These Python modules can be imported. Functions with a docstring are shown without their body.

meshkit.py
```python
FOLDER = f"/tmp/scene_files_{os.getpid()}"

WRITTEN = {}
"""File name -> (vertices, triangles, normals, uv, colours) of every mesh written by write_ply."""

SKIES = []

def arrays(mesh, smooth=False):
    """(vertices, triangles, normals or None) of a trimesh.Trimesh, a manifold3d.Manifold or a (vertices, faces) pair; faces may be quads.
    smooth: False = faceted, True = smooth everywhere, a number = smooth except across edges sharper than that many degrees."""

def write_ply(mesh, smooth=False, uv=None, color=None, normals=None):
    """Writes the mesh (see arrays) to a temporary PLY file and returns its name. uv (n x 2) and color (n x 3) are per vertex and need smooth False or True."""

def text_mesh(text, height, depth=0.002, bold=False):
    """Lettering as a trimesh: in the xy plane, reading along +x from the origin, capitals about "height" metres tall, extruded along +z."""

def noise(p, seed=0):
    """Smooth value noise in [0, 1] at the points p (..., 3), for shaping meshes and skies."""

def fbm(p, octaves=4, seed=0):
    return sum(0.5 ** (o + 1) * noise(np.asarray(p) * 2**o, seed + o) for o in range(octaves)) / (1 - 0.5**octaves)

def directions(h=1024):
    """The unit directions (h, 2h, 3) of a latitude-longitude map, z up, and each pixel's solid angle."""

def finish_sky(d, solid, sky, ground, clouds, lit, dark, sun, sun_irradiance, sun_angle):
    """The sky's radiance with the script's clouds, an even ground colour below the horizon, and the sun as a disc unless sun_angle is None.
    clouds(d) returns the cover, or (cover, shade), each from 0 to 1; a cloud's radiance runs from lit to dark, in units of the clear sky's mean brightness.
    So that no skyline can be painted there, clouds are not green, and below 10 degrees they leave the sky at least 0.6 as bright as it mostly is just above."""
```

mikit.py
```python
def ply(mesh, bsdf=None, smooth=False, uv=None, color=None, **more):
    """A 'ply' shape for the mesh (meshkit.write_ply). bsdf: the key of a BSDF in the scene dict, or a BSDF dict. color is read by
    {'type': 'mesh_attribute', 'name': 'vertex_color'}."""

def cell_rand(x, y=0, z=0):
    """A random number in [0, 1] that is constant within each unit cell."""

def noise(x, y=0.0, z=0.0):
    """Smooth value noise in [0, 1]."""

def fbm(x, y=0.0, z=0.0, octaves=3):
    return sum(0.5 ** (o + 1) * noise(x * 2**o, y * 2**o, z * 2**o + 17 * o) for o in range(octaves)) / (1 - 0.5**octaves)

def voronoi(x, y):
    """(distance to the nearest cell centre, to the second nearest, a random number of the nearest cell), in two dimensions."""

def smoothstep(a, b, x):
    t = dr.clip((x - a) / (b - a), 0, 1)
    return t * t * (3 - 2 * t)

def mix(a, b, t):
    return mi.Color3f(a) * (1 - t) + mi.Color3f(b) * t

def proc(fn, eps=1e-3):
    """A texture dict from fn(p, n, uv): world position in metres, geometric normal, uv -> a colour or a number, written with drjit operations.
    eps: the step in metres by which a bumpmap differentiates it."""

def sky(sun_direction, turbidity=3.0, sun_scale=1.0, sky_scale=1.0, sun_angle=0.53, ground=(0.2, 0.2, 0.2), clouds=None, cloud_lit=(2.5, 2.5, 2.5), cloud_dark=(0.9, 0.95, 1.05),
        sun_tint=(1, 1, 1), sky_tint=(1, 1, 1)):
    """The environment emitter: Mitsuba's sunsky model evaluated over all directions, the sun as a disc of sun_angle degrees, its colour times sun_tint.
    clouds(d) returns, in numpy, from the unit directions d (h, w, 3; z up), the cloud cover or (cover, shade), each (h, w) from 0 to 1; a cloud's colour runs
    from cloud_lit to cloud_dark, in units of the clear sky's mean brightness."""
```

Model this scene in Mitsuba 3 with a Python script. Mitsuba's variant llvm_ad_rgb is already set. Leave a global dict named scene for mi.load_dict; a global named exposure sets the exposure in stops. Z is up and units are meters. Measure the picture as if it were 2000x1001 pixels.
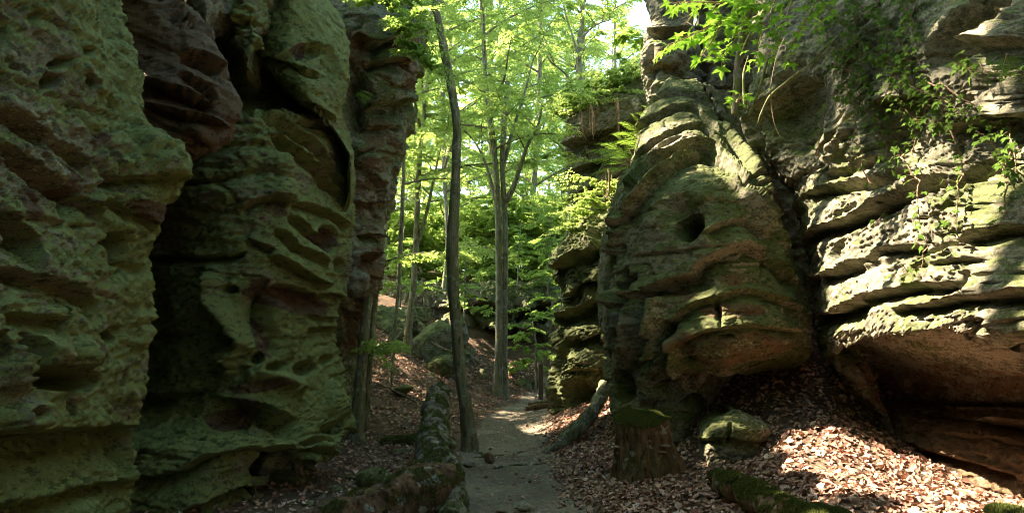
import math, random
import numpy as np
import trimesh
import drjit as dr
import mitsuba as mi
import mikit, meshkit
from mikit import noise, fbm, smoothstep, mix
from scipy.interpolate import PchipInterpolator, RBFInterpolator
from scipy.ndimage import gaussian_filter
from scipy.spatial import cKDTree

T = mi.ScalarTransform4f
scene, labels = {}, {}

# ---------------------------------------------------------------- camera, sky, exposure
PITCH = math.radians(6.2)
FOV = 72.0
EYE = np.array([0.0, 0.0, 1.6])
FPX = 1000.0 / math.tan(math.radians(FOV / 2))          # focal length in pixels of the 2000 x 1001 photograph
FWD = np.array([0, math.cos(PITCH), math.sin(PITCH)])
UPV = np.array([0, -math.sin(PITCH), math.cos(PITCH)])
scene['camera'] = {'type': 'perspective', 'fov': FOV, 'fov_axis': 'x', 'near_clip': 0.05, 'far_clip': 1500.0,
                   'to_world': T().look_at(origin=EYE.tolist(), target=(EYE + FWD).tolist(), up=[0, 0, 1])}
SUN = np.array([-0.62, 0.22, 0.80])
SUN /= np.linalg.norm(SUN)
scene['sky'] = mikit.sky(SUN.tolist(), turbidity=4.0, sun_angle=0.6, sky_tint=(1.05, 1.0, 0.82))
exposure = 4.75


def at(px, py, Y):
    """The world point at depth Y (metres along +y) that a pixel of the photograph looks at."""
    u, v = (px - 1000.0) / FPX, (500.5 - py) / FPX
    t = Y / (math.cos(PITCH) - v * math.sin(PITCH))
    return np.array([u * t, Y, EYE[2] + t * (math.sin(PITCH) + v * math.cos(PITCH))])


def project(p):
    d = np.asarray(p) - EYE
    z = d @ FWD
    z = np.where(z > 0.05, z, 0.05)
    return np.stack([1000 + FPX * d[..., 0] / z, 500.5 - FPX * (d @ UPV) / z], -1)


def smooth01(a, b, x):
    t = np.clip((x - a) / (b - a), 0, 1)
    return t * t * (3 - 2 * t)


# ---------------------------------------------------------------- materials
def C(*c):
    return mi.Color3f(*c)


def stone_fn(base, dark, algae, pale, red, ka, seed):
    """uv.x: algae and moss cover, uv.y: bare iron-stained stone (both from where the photograph shows them, with an outline of their own)."""
    def fn(p, n, uv):
        x, y, z = p.x + seed, p.y, p.z
        big = fbm(x * 1.3, y * 1.3, z * 1.9, 3)
        mid = fbm(x * 6.0, y * 6.0, z * 8.0, 3)
        fine = fbm(x * 34.0, y * 34.0, z * 34.0, 3)
        grain = noise(x * 150.0, y * 150.0, z * 150.0)
        c = mix(base, dark, smoothstep(0.42, 0.62, 0.5 * mid + 0.5 * fine))
        spots = fbm(x * 17.0, y * 17.0, z * 24.0, 3)
        c = mix(c, pale, smoothstep(0.57, 0.68, 0.6 * fine + 0.4 * big) * 0.7)
        a = uv.x + (mid - 0.5) * 0.9 + (fine - 0.5) * 0.9 + (big - 0.5) * 0.7
        c = mix(c, algae, smoothstep(0.40, 0.62, a) * ka)
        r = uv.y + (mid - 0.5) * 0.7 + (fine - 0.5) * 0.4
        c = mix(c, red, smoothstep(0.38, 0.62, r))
        crust = smoothstep(0.52, 0.64, 0.65 * spots + 0.35 * fbm(x * 60.0, y * 60.0, z * 60.0, 2))      # dark lichen crust in flecks
        c = c * (1 - 0.5 * crust)
        return c * (0.60 + 0.80 * grain)
    return fn


def rough(fn_or_color, rough=0.9, spec=0.25, **more):
    bc = mikit.proc(fn_or_color) if callable(fn_or_color) else {'type': 'rgb', 'value': list(fn_or_color)}
    return {'type': 'twosided', 'b': {'type': 'principled', 'base_color': bc, 'roughness': rough, 'specular': spec, **more}}


scene['mat_stone_green'] = rough(stone_fn((0.165, 0.150, 0.092), (0.088, 0.080, 0.050), (0.145, 0.168, 0.055), (0.30, 0.31, 0.17), (0.088, 0.060, 0.034), 0.95, 0.0))
scene['mat_stone_buff'] = rough(stone_fn((0.195, 0.182, 0.126), (0.108, 0.101, 0.071), (0.078, 0.097, 0.027), (0.275, 0.262, 0.195), (0.118, 0.077, 0.041), 0.85, 31.0))
scene['mat_moss'] = rough(lambda p, n, uv: mix((0.035, 0.044, 0.011), (0.08, 0.088, 0.024), fbm(p.x * 9, p.y * 9, p.z * 9, 3)), 0.95, 0.1)


def bark_fn(c0, c1, moss, km, seed):
    def fn(p, n, uv):
        x, y, z = p.x + seed, p.y, p.z
        streak = fbm(x * 26, y * 26, z * 3.0, 3)
        blot = fbm(x * 7, y * 7, z * 4.0, 3)
        c = mix(c0, c1, smoothstep(0.35, 0.65, streak))
        c = mix(c, moss, smoothstep(0.42, 0.64, blot + uv.x * 0.6 - 0.15) * km)
        c = mix(c, (0.30, 0.31, 0.25), smoothstep(0.62, 0.70, fbm(x * 11, y * 11, z * 9 + 7, 3)) * 0.6)       # grey lichen spots
        c = c * (1 - 0.55 * smoothstep(0.60, 0.72, fbm(x * 34, y * 34, z * 6 + 3, 3)))                         # bark furrows
        return c * (0.75 + 0.5 * noise(x * 120, y * 120, z * 60))
    return fn


scene['mat_bark_mossy'] = rough(bark_fn((0.14, 0.12, 0.08), (0.23, 0.20, 0.14), (0.12, 0.14, 0.04), 0.75, 3.0), 0.9, 0.2)
scene['mat_bark_grey'] = rough(bark_fn((0.16, 0.145, 0.11), (0.27, 0.25, 0.19), (0.13, 0.15, 0.05), 0.6, 11.0), 0.9, 0.2)
scene['mat_bark_dead'] = rough(bark_fn((0.075, 0.062, 0.045), (0.19, 0.165, 0.125), (0.075, 0.095, 0.02), 0.7, 23.0), 0.9, 0.2)
scene['mat_wood_rot'] = rough(bark_fn((0.075, 0.045, 0.028), (0.15, 0.088, 0.05), (0.10, 0.12, 0.03), 0.35, 41.0), 0.95, 0.15)


def leaf_mat(c, trans=1.0):
    return {'type': 'principledthin', 'base_color': {'type': 'rgb', 'value': list(c)}, 'diff_trans': trans, 'roughness': 0.55, 'specular': 0.4 if False else 0.35} if False else \
        {'type': 'principledthin', 'base_color': {'type': 'rgb', 'value': list(c)}, 'diff_trans': trans, 'roughness': 0.55, 'eta': 1.35}


scene['mat_leaf_beech'] = leaf_mat((0.38, 0.50, 0.13), 1.3)
scene['mat_leaf_beech_deep'] = leaf_mat((0.31, 0.44, 0.10), 1.25)
scene['mat_leaf_maple'] = leaf_mat((0.24, 0.44, 0.045), 1.2)
scene['mat_leaf_ivy'] = leaf_mat((0.10, 0.175, 0.032), 0.6)
scene['mat_fern'] = leaf_mat((0.30, 0.48, 0.06), 1.2)
scene['mat_litter'] = {'type': 'twosided', 'b': {'type': 'principled', 'base_color': {'type': 'mesh_attribute', 'name': 'vertex_color'}, 'roughness': 0.7, 'specular': 0.3}}


def soil_fn(p, n, uv):
    mid = fbm(p.x * 3, p.y * 3, p.z * 3, 3)
    fine = fbm(p.x * 30, p.y * 30, p.z * 30, 3)
    c = mix((0.06, 0.042, 0.028), (0.12, 0.08, 0.052), smoothstep(0.35, 0.65, 0.4 * mid + 0.6 * fine))
    return c * (0.7 + 0.6 * noise(p.x * 110, p.y * 110, p.z * 110))


def path_fn(p, n, uv):
    mid = fbm(p.x * 2.2, p.y * 2.2, p.z, 3)
    fine = fbm(p.x * 38, p.y * 38, p.z * 38, 3)
    c = mix((0.105, 0.088, 0.064), (0.165, 0.14, 0.103), smoothstep(0.38, 0.62, 0.5 * mid + 0.5 * fine))
    c = mix(c, (0.27, 0.235, 0.17), smoothstep(0.66, 0.74, fine))
    return c * (0.75 + 0.5 * noise(p.x * 120, p.y * 120, p.z * 120))


scene['mat_soil'] = rough(soil_fn, 0.95, 0.15)
scene['mat_path'] = rough(path_fn, 0.95, 0.15)
scene['mat_fungus'] = rough((0.16, 0.115, 0.07), 0.8, 0.2)
scene['mat_post'] = rough((0.10, 0.085, 0.065), 0.85, 0.2)


# ---------------------------------------------------------------- helpers
def numbered(name):
    if name not in labels and not any(k == name or k.startswith(name + '__') for k in scene):
        return name
    i = 1
    while f'{name}_{i:03d}' in labels or f'{name}_{i:03d}' in scene or any(k.startswith(f'{name}_{i:03d}__') for k in scene):
        i += 1
    return f'{name}_{i:03d}'


def tag(key, label=None, cat=None, group=None, kind=None):
    d = {}
    for k, v in (('label', label), ('category', cat), ('group', group), ('kind', kind)):
        if v:
            d[k] = v
    if d:
        labels[key] = d
    return key


def thing(name, label, cat, group=None):
    return tag(numbered(name), label, cat, group)


def put(name, mesh, mat, label=None, cat=None, group=None, kind=None, smooth=True, parent=None, uv=None, color=None):
    key = numbered(name if parent is None else f'{parent}__{name}')
    scene[key] = mikit.ply(mesh, mat, smooth=smooth, uv=uv, color=color)
    return tag(key, label, cat, group, kind)


def nfbm(p, s, octaves=3, seed=0):
    return meshkit.fbm(np.asarray(p) * s, octaves, seed) - 0.5


class Worley:
    """Random points, one to each cell that the given points touch."""
    def __init__(self, pts, cell, seed):
        k = np.unique(np.floor(np.asarray(pts) / cell).astype(np.int64), axis=0)
        self.t = cKDTree((k + np.random.default_rng(seed).random(k.shape)) * cell)
        self.cell = cell

    def __call__(self, p):
        return self.t.query(p, k=1)[0] / self.cell
# ---------------------------------------------------------------- rock masses: a closed skin lofted through control points, then shaped by ledges, pits and bedding
def samples(marks, fine, step, coarse):
    out = [marks[0]]
    for a, b, f in zip(marks[:-1], marks[1:], fine):
        n = max(1, int(math.ceil((b - a) / (step if f else coarse))))
        out += list(a + (b - a) * np.arange(1, n + 1) / n)
    return np.array(out)


class Rock:
    def __init__(self, rows, wrap_l=(), wrap_r=(), bottom=(), top=(), step=0.014, coarse=0.16, seed=0, coarse_cols=0, coarse_rows=(0, 0)):
        """rows: from the bottom up, (py, [(px, Y), ...]) left to right. wrap_l / wrap_r: (dx, dy) of hidden columns away from the first / last one.
        bottom / top: (z or ('+', dz), shrink, dx, dy) of hidden rows."""
        g = [[at(c[0], py, c[1]) if len(c) == 2 else at(*c) for c in cols] for py, cols in rows]
        g = [[r[0] + [dx, dy, 0] for dx, dy in reversed(wrap_l)] + r + [r[-1] + [dx, dy, 0] for dx, dy in wrap_r] for r in g]
        g = np.array(g)
        fr = [True] * (len(g) - 1)
        for k in range(coarse_rows[0]):
            fr[k] = False
        for k in range(coarse_rows[1]):
            fr[-1 - k] = False
        for z, shrink, dx, dy in top:
            last, c = g[-1], g[-1].mean(0)
            new = c + (last - c) * shrink + [dx, dy, 0]
            new[:, 2] = last[:, 2] + z[1] if isinstance(z, tuple) else z
            g = np.concatenate([g, new[None]])
            fr.append(isinstance(z, tuple))
        for z, shrink, dx, dy in bottom:
            first, c = g[0], g[0].mean(0)
            new = c + (first - c) * shrink + [dx, dy, 0]
            new[:, 2] = z
            g = np.concatenate([new[None], g])
            fr.insert(0, False)
        nl, nr = len(wrap_l), len(wrap_r)
        nc = g.shape[1]
        fc = [False] * max(nl - 1, 0) + ([True] if nl else []) + [True] * (nc - 1 - nl - nr) + ([True] if nr else []) + [False] * max(nr - 1, 0)
        for k in range(abs(coarse_cols)):                           # columns wholly outside the view
            fc[nc - 2 - nr - k if coarse_cols > 0 else nl + k] = False
        lu = np.concatenate([[0], np.cumsum(np.linalg.norm(np.diff(g, axis=1), axis=2).mean(0) + 1e-6)])
        lv = np.concatenate([[0], np.cumsum(np.linalg.norm(np.diff(g, axis=0), axis=2).mean(1) + 1e-6)])
        u, v = samples(lu, fc, step, coarse), samples(lv, fr, step, coarse)
        P = PchipInterpolator(lv, g, axis=0)(v)
        P = PchipInterpolator(lu, P, axis=1)(u)
        self.P, self.shape = P, P.shape[:2]
        sg = max(2.0, 0.06 / step)
        Ps = np.stack([gaussian_filter(P[..., k], sg, mode='nearest') for k in range(3)], -1)
        du, dv = np.gradient(Ps, axis=1), np.gradient(Ps, axis=0)
        N = np.cross(du, dv)
        N = np.stack([gaussian_filter(N[..., k] / (np.linalg.norm(N, axis=-1) + 1e-12), sg, mode='nearest') for k in range(3)], -1)
        self.N = N / (np.linalg.norm(N, axis=-1, keepdims=True) + 1e-12)
        self.U = dv / (np.linalg.norm(dv, axis=-1, keepdims=True) + 1e-12)
        self.p, self.n, self.up = P.reshape(-1, 3), self.N.reshape(-1, 3), self.U.reshape(-1, 3)
        view = self.p - EYE
        facing = np.einsum('ij,ij->i', view, self.n) < 0
        vis = np.zeros(self.shape, bool)
        i0, i1 = np.searchsorted(u, lu[nl]) , np.searchsorted(u, lu[nc - 1 - nr])
        vis[:, i0:i1 + 1] = True
        ok = vis.ravel() & (view[:, 1] > 0.3)
        self.idx = np.nonzero(ok & facing)[0]
        if len(self.idx) < 10:
            self.idx = np.nonzero(ok)[0]
        self.px = project(self.p)
        self.kd = cKDTree(self.px[self.idx])
        self.D = np.zeros(len(self.p))
        self.moss = np.zeros(len(self.p))
        self.red = np.zeros(len(self.p))
        self.wob = nfbm(self.p, 5.0, 3, seed + 91)
        self.seed, self.u, self.v = seed, u, v
        self.tree = cKDTree(self.p)

    def find(self, pts):
        return self.idx[self.kd.query(np.asarray(pts, float))[1]]

    def _line(self, pts, reach):
        """(vertices near the line, signed distance above it, taper towards its ends)"""
        pts = np.asarray(pts, float)
        seg = np.linalg.norm(np.diff(pts, axis=0), axis=1)
        s = np.concatenate([[0], np.cumsum(seg)])
        n = max(3, int(s[-1] / 6))
        q = np.linspace(0, s[-1], n)
        fine = np.stack([PchipInterpolator(s, pts[:, k])(q) for k in (0, 1)], -1)
        W = self.p[self.find(fine)]
        near = np.unique(np.concatenate([np.asarray(x, int) for x in self.tree.query_ball_point(W, reach)]))
        p, up, nn = self.p[near], self.up[near], self.n[near]
        best, h, par = np.full(len(near), 1e9), np.zeros(len(near)), np.zeros(len(near))
        for k in range(len(W) - 1):
            a, b = W[k], W[k + 1]
            ab = b - a
            L = ab @ ab + 1e-12
            t = np.clip((p - a) @ ab / L, 0, 1)
            d = p - a - t[:, None] * ab
            d -= np.einsum('ij,ij->i', d, nn)[:, None] * nn
            side = np.einsum('ij,ij->i', d, up)
            dist = np.linalg.norm(d, axis=1)
            m = dist < best
            best[m], h[m], par[m] = dist[m], np.where(side[m] >= 0, dist[m], -dist[m]), (k + t[m]) / (len(W) - 1)
        return near, h, par

    GAIN, LIP = 1.3, 1.0

    def ledge(self, pts, lip=0.05, under=0.10, wa=0.18, wb=0.12, end=0.15, wob=0.05, sharp=0.016):
        lip, under = lip * self.GAIN * self.LIP, under * self.GAIN
        reach = 3.0 * max(wa, wb)
        near, h, par = self._line(pts, reach)
        h = h + wob * self.wob[near]
        taper = smooth01(0, end, par) * smooth01(0, end, 1 - par) if end > 0 else 1.0
        up = lip * np.exp(-np.maximum(h, 0) / wa)
        dn = -under * np.exp(-(np.maximum(-h, 0) / wb) ** 1.6)
        t = smooth01(-sharp, sharp, h)
        fade = smooth01(reach, 0.6 * reach, np.abs(h))
        self.D[near] += taper * fade * (t * up + (1 - t) * dn)
        return self

    def ridge(self, pts, height=0.1, w=0.08, end=0.15, wob=0.03):
        near, h, par = self._line(pts, 3 * w)
        h = h + wob * self.wob[near]
        taper = smooth01(0, end, par) * smooth01(0, end, 1 - par)
        self.D[near] += 1.25 * taper * height * np.exp(-(h / w) ** 2)
        return self

    def blob(self, px, py, rx, ry, ang=0.0, wob=0.25):
        """0 at the rim and beyond, 1 in the middle of an ellipse given in pixels of the photograph (turned into metres on the surface)."""
        i = self.find([(px, py)])[0]
        c = self.p[i]
        depth = (c - EYE) @ FWD
        mx, my = rx * depth / FPX, ry * depth / FPX
        n = self.n[i]
        view = (c - EYE) / np.linalg.norm(c - EYE)
        rt = np.cross(self.up[i], n)
        rt /= np.linalg.norm(rt)
        up = np.cross(n, rt)
        fx = max(0.3, np.linalg.norm(rt - view * (rt @ view)))      # how much each axis is foreshortened
        my = my / max(0.3, np.linalg.norm(up - view * (up @ view)))
        near = np.asarray(self.tree.query_ball_point(c, 1.3 * max(mx / fx, my)), int)
        if not len(near):
            return near, np.zeros(0), np.zeros(0)
        d = self.p[near] - c
        a, b = d @ rt * -1, d @ up
        ca, sa = math.cos(math.radians(ang)), math.sin(math.radians(ang))
        a, b = a * ca + b * sa, -a * sa + b * ca
        r = np.sqrt((a / (mx / fx)) ** 2 + (b / my) ** 2) * (1 + wob * 2 * self.wob[near])
        return near, r, b / my

    def pit(self, px, py, rx, ry, depth=0.1, ang=0.0, sharp=0.35, wob=0.25):
        near, r, b = self.blob(px, py, rx, ry, ang, wob)
        self.D[near] -= 1.3 * depth * smooth01(1.0, 1.0 - sharp, r)
        return self

    def bulge(self, px, py, rx, ry, height=0.1, ang=0.0):
        near, r, b = self.blob(px, py, rx, ry, ang)
        self.D[near] += height * np.sqrt(np.clip(1 - r * r, 0, 1))
        return self

    def stain(self, px, py, rx, ry, amount=1.0, what='red', ang=0.0):
        near, r, b = self.blob(px, py, rx, ry, ang)
        arr = self.red if what == 'red' else self.moss
        arr[near] += amount * smooth01(1.15, 0.75, r)
        return self

    def bedding(self, thick=0.35, amp=0.05, tilt=(0.0, 0.0), sharp=0.12, warp=0.25, seed=1, mask=None):
        p = self.p
        h = p[:, 2] + tilt[0] * p[:, 0] + tilt[1] * p[:, 1] + warp * nfbm(p, 0.9, 3, seed) + 0.05 * nfbm(p, 4.0, 2, seed + 3)
        hh = h / thick + 0.6 * nfbm(np.stack([h * 0.7 / thick, h * 0, h * 0], 1), 1.0, 2, seed + 5)
        f = hh - np.floor(hh)
        prof = smooth01(0, sharp, f) * (1 - 0.55 * f)              # sharp inset at the joint, leaning back upwards
        a = amp * np.clip(0.35 + 1.6 * (nfbm(p, 1.1, 2, seed + 9) + 0.25), 0.0, 1.5)
        if mask is not None:
            a = a * mask
        self.D += a * (prof - 0.5)
        return self

    def pocks(self, cell=0.12, amp=0.03, seed=5, cover=0.5):
        q = self.p + 0.35 * cell * np.stack([nfbm(self.p, 1.5 / cell, 1, seed + k) for k in range(3)], 1)
        d0 = Worley(q, cell, seed)(q)
        m = smooth01(0.02, 0.16, nfbm(self.p, 1.2, 2, seed + 7) + (cover - 0.5) * 0.5)
        self.D -= amp * m * smooth01(0.62, 0.25, d0)
        return self

    def grooves(self, gap=0.2, amp=0.03, width=0.011, tilt=(0, 0), seed=3, warp=.10):
        """Thin open bedding joints, running on and off along the rock."""
        p = self.p
        h = p[:, 2] + tilt[0] * p[:, 0] + tilt[1] * p[:, 1] + warp * nfbm(p, .8, 3, seed) + .035 * nfbm(p, 5.0, 3, seed + 2)
        r = np.random.default_rng(seed)
        lv = np.sort(np.concatenate([np.arange(-2, 11, gap) + r.uniform(-.4, .4, len(np.arange(-2, 11, gap))) * gap]))
        k = np.clip(np.searchsorted(lv, h), 1, len(lv) - 1)
        lo = (h - lv[k - 1]) < (lv[k] - h)
        d = np.where(lo, h - lv[k - 1], h - lv[k])
        own = np.where(lo, k - 1, k)
        m = smooth01(-.02, .16, nfbm(np.stack([p[:, 0] * 1.3, p[:, 1] * 1.3, own * 7.7], 1), 1.0, 3, seed + 4))
        g = np.exp(-np.abs(np.minimum(d, 0)) / (width * 2.4)) * (d <= 0) + np.exp(-np.maximum(d, 0) / (width * .5)) * (d > 0)
        self.D -= amp * m * g
        self.D += .35 * amp * m * np.exp(-np.maximum(d, 0) / (width * 4)) * (d > 0)
        return self

    def cracks(self, cell=0.6, amp=0.06, seed=9, flat=1.8, width=0.07, step=0.05):
        """Joints and broken blocks: each block stands a little proud or back, narrow gaps between."""
        q = self.p * [1, 1, flat] + 0.25 * cell * np.stack([nfbm(self.p, 1.6 / cell, 3, seed + k) for k in range(3)], 1) * 2
        w = Worley(q, cell, seed)
        d, i = w.t.query(q, k=2)
        e = (d[:, 1] - d[:, 0]) / cell
        r = np.random.default_rng(seed).normal(0, 1, len(w.t.data))
        m = smooth01(-.15, .12, nfbm(self.p, .9, 2, seed + 6))
        self.D += step * r[i[:, 0]] * smooth01(0, .10, e) * m - amp * m * smooth01(width, width * .25, e)
        return self

    def roughen(self, a1=0.10, a2=0.04, a3=0.018, a4=0.006):
        p, s = self.p, self.seed
        self.D += a1 * 2 * nfbm(p, 1.3, 3, s + 11) + a2 * 2 * nfbm(p, 5.0, 3, s + 21)
        q = p * [1, 1, 1.5]
        g = nfbm(q, 14.0, 3, s + 31)
        self.D += a3 * 2.6 * g - a3 * 1.2 * smooth01(.10, .02, np.abs(g)) + a4 * 2.6 * nfbm(q, 45.0, 2, s + 41)
        return self

    def algae(self, amount=0.5, top=0.5, spread=0.5):
        self.moss += amount + spread * nfbm(self.p, 0.8, 3, self.seed + 55) * 2
        self._top = top
        return self

    def finish(self):
        v = self.p + self.n * self.D[:, None]
        R, Cc = self.shape
        i = np.arange(R * Cc).reshape(R, Cc)
        q = np.stack([i[:-1, :-1], i[:-1, 1:], i[1:, 1:], i[1:, :-1]], -1).reshape(-1, 4)
        back = np.stack([i[:-1, -1], i[:-1, 0], i[1:, 0], i[1:, -1]], -1)
        f = np.vstack([q[:, [0, 1, 2]], q[:, [0, 2, 3]], back[:, [0, 1, 2]], back[:, [0, 2, 3]]])
        c0, c1 = len(v), len(v) + 1
        v = np.vstack([v, v[i[0]].mean(0), v[i[-1]].mean(0)])
        b, t = i[0], i[-1]
        f = np.vstack([f, np.stack([np.roll(b, -1), b, np.full(Cc, c0)], 1), np.stack([t, np.roll(t, -1), np.full(Cc, c1)], 1)])
        # moss settles on ledge tops: matter with a ragged edge, only where the surface can hold it
        m = trimesh.Trimesh(v, f, process=False)
        nz = np.array(m.vertex_normals)[:-2, 2]
        moss = self.moss + getattr(self, '_top', 0.0) * smooth01(0.15, 0.6, nz + 0.3 * self.wob)
        uv = np.stack([np.clip(moss, -0.5, 1.5), np.clip(self.red, 0, 1.3)], 1)
        uv = np.vstack([uv, uv[:2] * 0])
        self.mesh, self.uv, self.vn = m, uv, np.array(m.vertex_normals)
        return self

    def place(self, name, mat, label, cat, parent=None):
        self.finish()
        self.key = put(name, self.mesh, mat, label, cat, parent=parent, uv=self.uv)
        return self
# ---------------------------------------------------------------- left cliff
def lerp_cols(l, r, Ys, fr):
    return [(l + (r - l) * f, y) for f, y in zip(fr, Ys)]


# near wall, grey green, left edge of the picture
sil = [(1100, 250), (1000, 255), (940, 260), (900, 262), (860, 258), (830, 254), (790, 266), (750, 285), (700, 298), (640, 303), (590, 299), (560, 297), (520, 287), (490, 290),
       (450, 304), (405, 318), (370, 338), (340, 345), (305, 334), (275, 312), (250, 290), (200, 277), (150, 270), (100, 262), (50, 243), (0, 235), (-120, 225), (-400, 220)]
rows = [(y, [(-620, 1.9), (-300, 2.55), (-60, 3.15), (80, 3.66), (180, 4.15), (x - 40, 4.58), (x - 8, 4.76), (x, 4.92)]) for y, x in sil]
w1 = Rock(rows, wrap_l=[(-0.1, -2.6), (0.2, -7.0), (-.2, -12), (-3, -13)], wrap_r=[(-0.10, 0.12), (-0.55, 0.30), (-2.2, 0.5), (-4, 0.0)], bottom=[(-0.6, 1, 0, 0)],
          top=[(6.6, 1, -0.3, 0), (7.4, 0.7, -0.9, 0), (7.5, 0.05, -0.6, 0)], step=0.0135, seed=1, coarse_cols=-2, coarse_rows=(0, 2))
w1.bedding(0.42, 0.022, (0.0, -0.10), seed=2).bedding(0.13, 0.020, (0.0, -0.10), seed=4).pocks(0.085, 0.022, 6, 0.45).pocks(0.035, 0.009, 8, 0.6).roughen(0.08, 0.035, 0.016, 0.009)
w1.LIP, w1.GAIN = .5, 1.3
w1.grooves(.20, .035, .010, (0, -.10), 401)
w1.cracks(.8, .025, 301, 2.2, .04, .010)
w1.pit(98, 158, 26, 15, .16, -25).pit(118, 122, 24, 10, .09, -30).pit(176, 157, 13, 12, .14).pit(172, 100, 11, 8, .07, -30).pit(200, 106, 5, 16, .06, -40).pit(77, 231, 8, 5, .06)
w1.pit(138, 215, 7, 9, .07).pit(212, 205, 12, 18, .05).pit(30, 130, 10, 6, .04).pit(10, 60, 16, 30, .05).pit(70, 30, 16, 8, .04, -40)
w1.ledge([(0, 206), (40, 228), (80, 252), (108, 270)], .05, .13, .15, .07).ledge([(0, 277), (45, 299), (85, 326), (105, 343), (140, 368), (190, 408), (207, 440)], .05, .12, .15, .07)
w1.ledge([(100, 272), (150, 305), (175, 330)], .04, .10, .1, .05).ledge([(197, 338), (240, 349), (300, 344), (342, 349)], .06, .15, .14, .07, end=.05)
w1.ledge([(190, 385), (220, 395), (250, 415), (280, 430), (306, 450)], .03, .09, .1, .05).ledge([(0, 414), (25, 420), (55, 449), (84, 470)], .05, .18, .12, .13)
w1.ledge([(0, 514), (40, 529), (80, 545), (115, 552), (145, 564), (165, 580), (190, 591), (205, 592)], .05, .12, .15, .08).ledge([(0, 613), (60, 621), (115, 628), (128, 642)], .04, .10, .1, .06)
w1.ledge([(0, 842), (70, 846), (140, 842), (210, 834), (262, 838)], .08, .20, .16, .26, end=.05).ledge([(-40, 1000), (0, 994), (60, 984), (125, 969), (190, 949), (265, 938)], .05, .13, .12, .09, end=.04)
w1.ledge([(-300, 220), (-150, 190), (0, 206)], .05, .12, .15, .07).ledge([(-350, 560), (-200, 520), (0, 514)], .05, .12, .15, .08)
w1.pit(226, 478, 23, 32, .24, 0, .5).ledge([(206, 500), (245, 515), (285, 521)], .02, .08, .05, .03).pit(122, 602, 4, 34, .07, 8).pit(152, 395, 5, 40, .07, 35)
w1.pit(118, 742, 68, 24, .42, 6, .35).pit(2, 680, 9, 30, .16).pit(46, 690, 12, 40, .18, -8).pit(223, 655, 19, 13, .20, 10).pit(212, 690, 4, 26, .06).pit(246, 745, 5, 12, .06)
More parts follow.
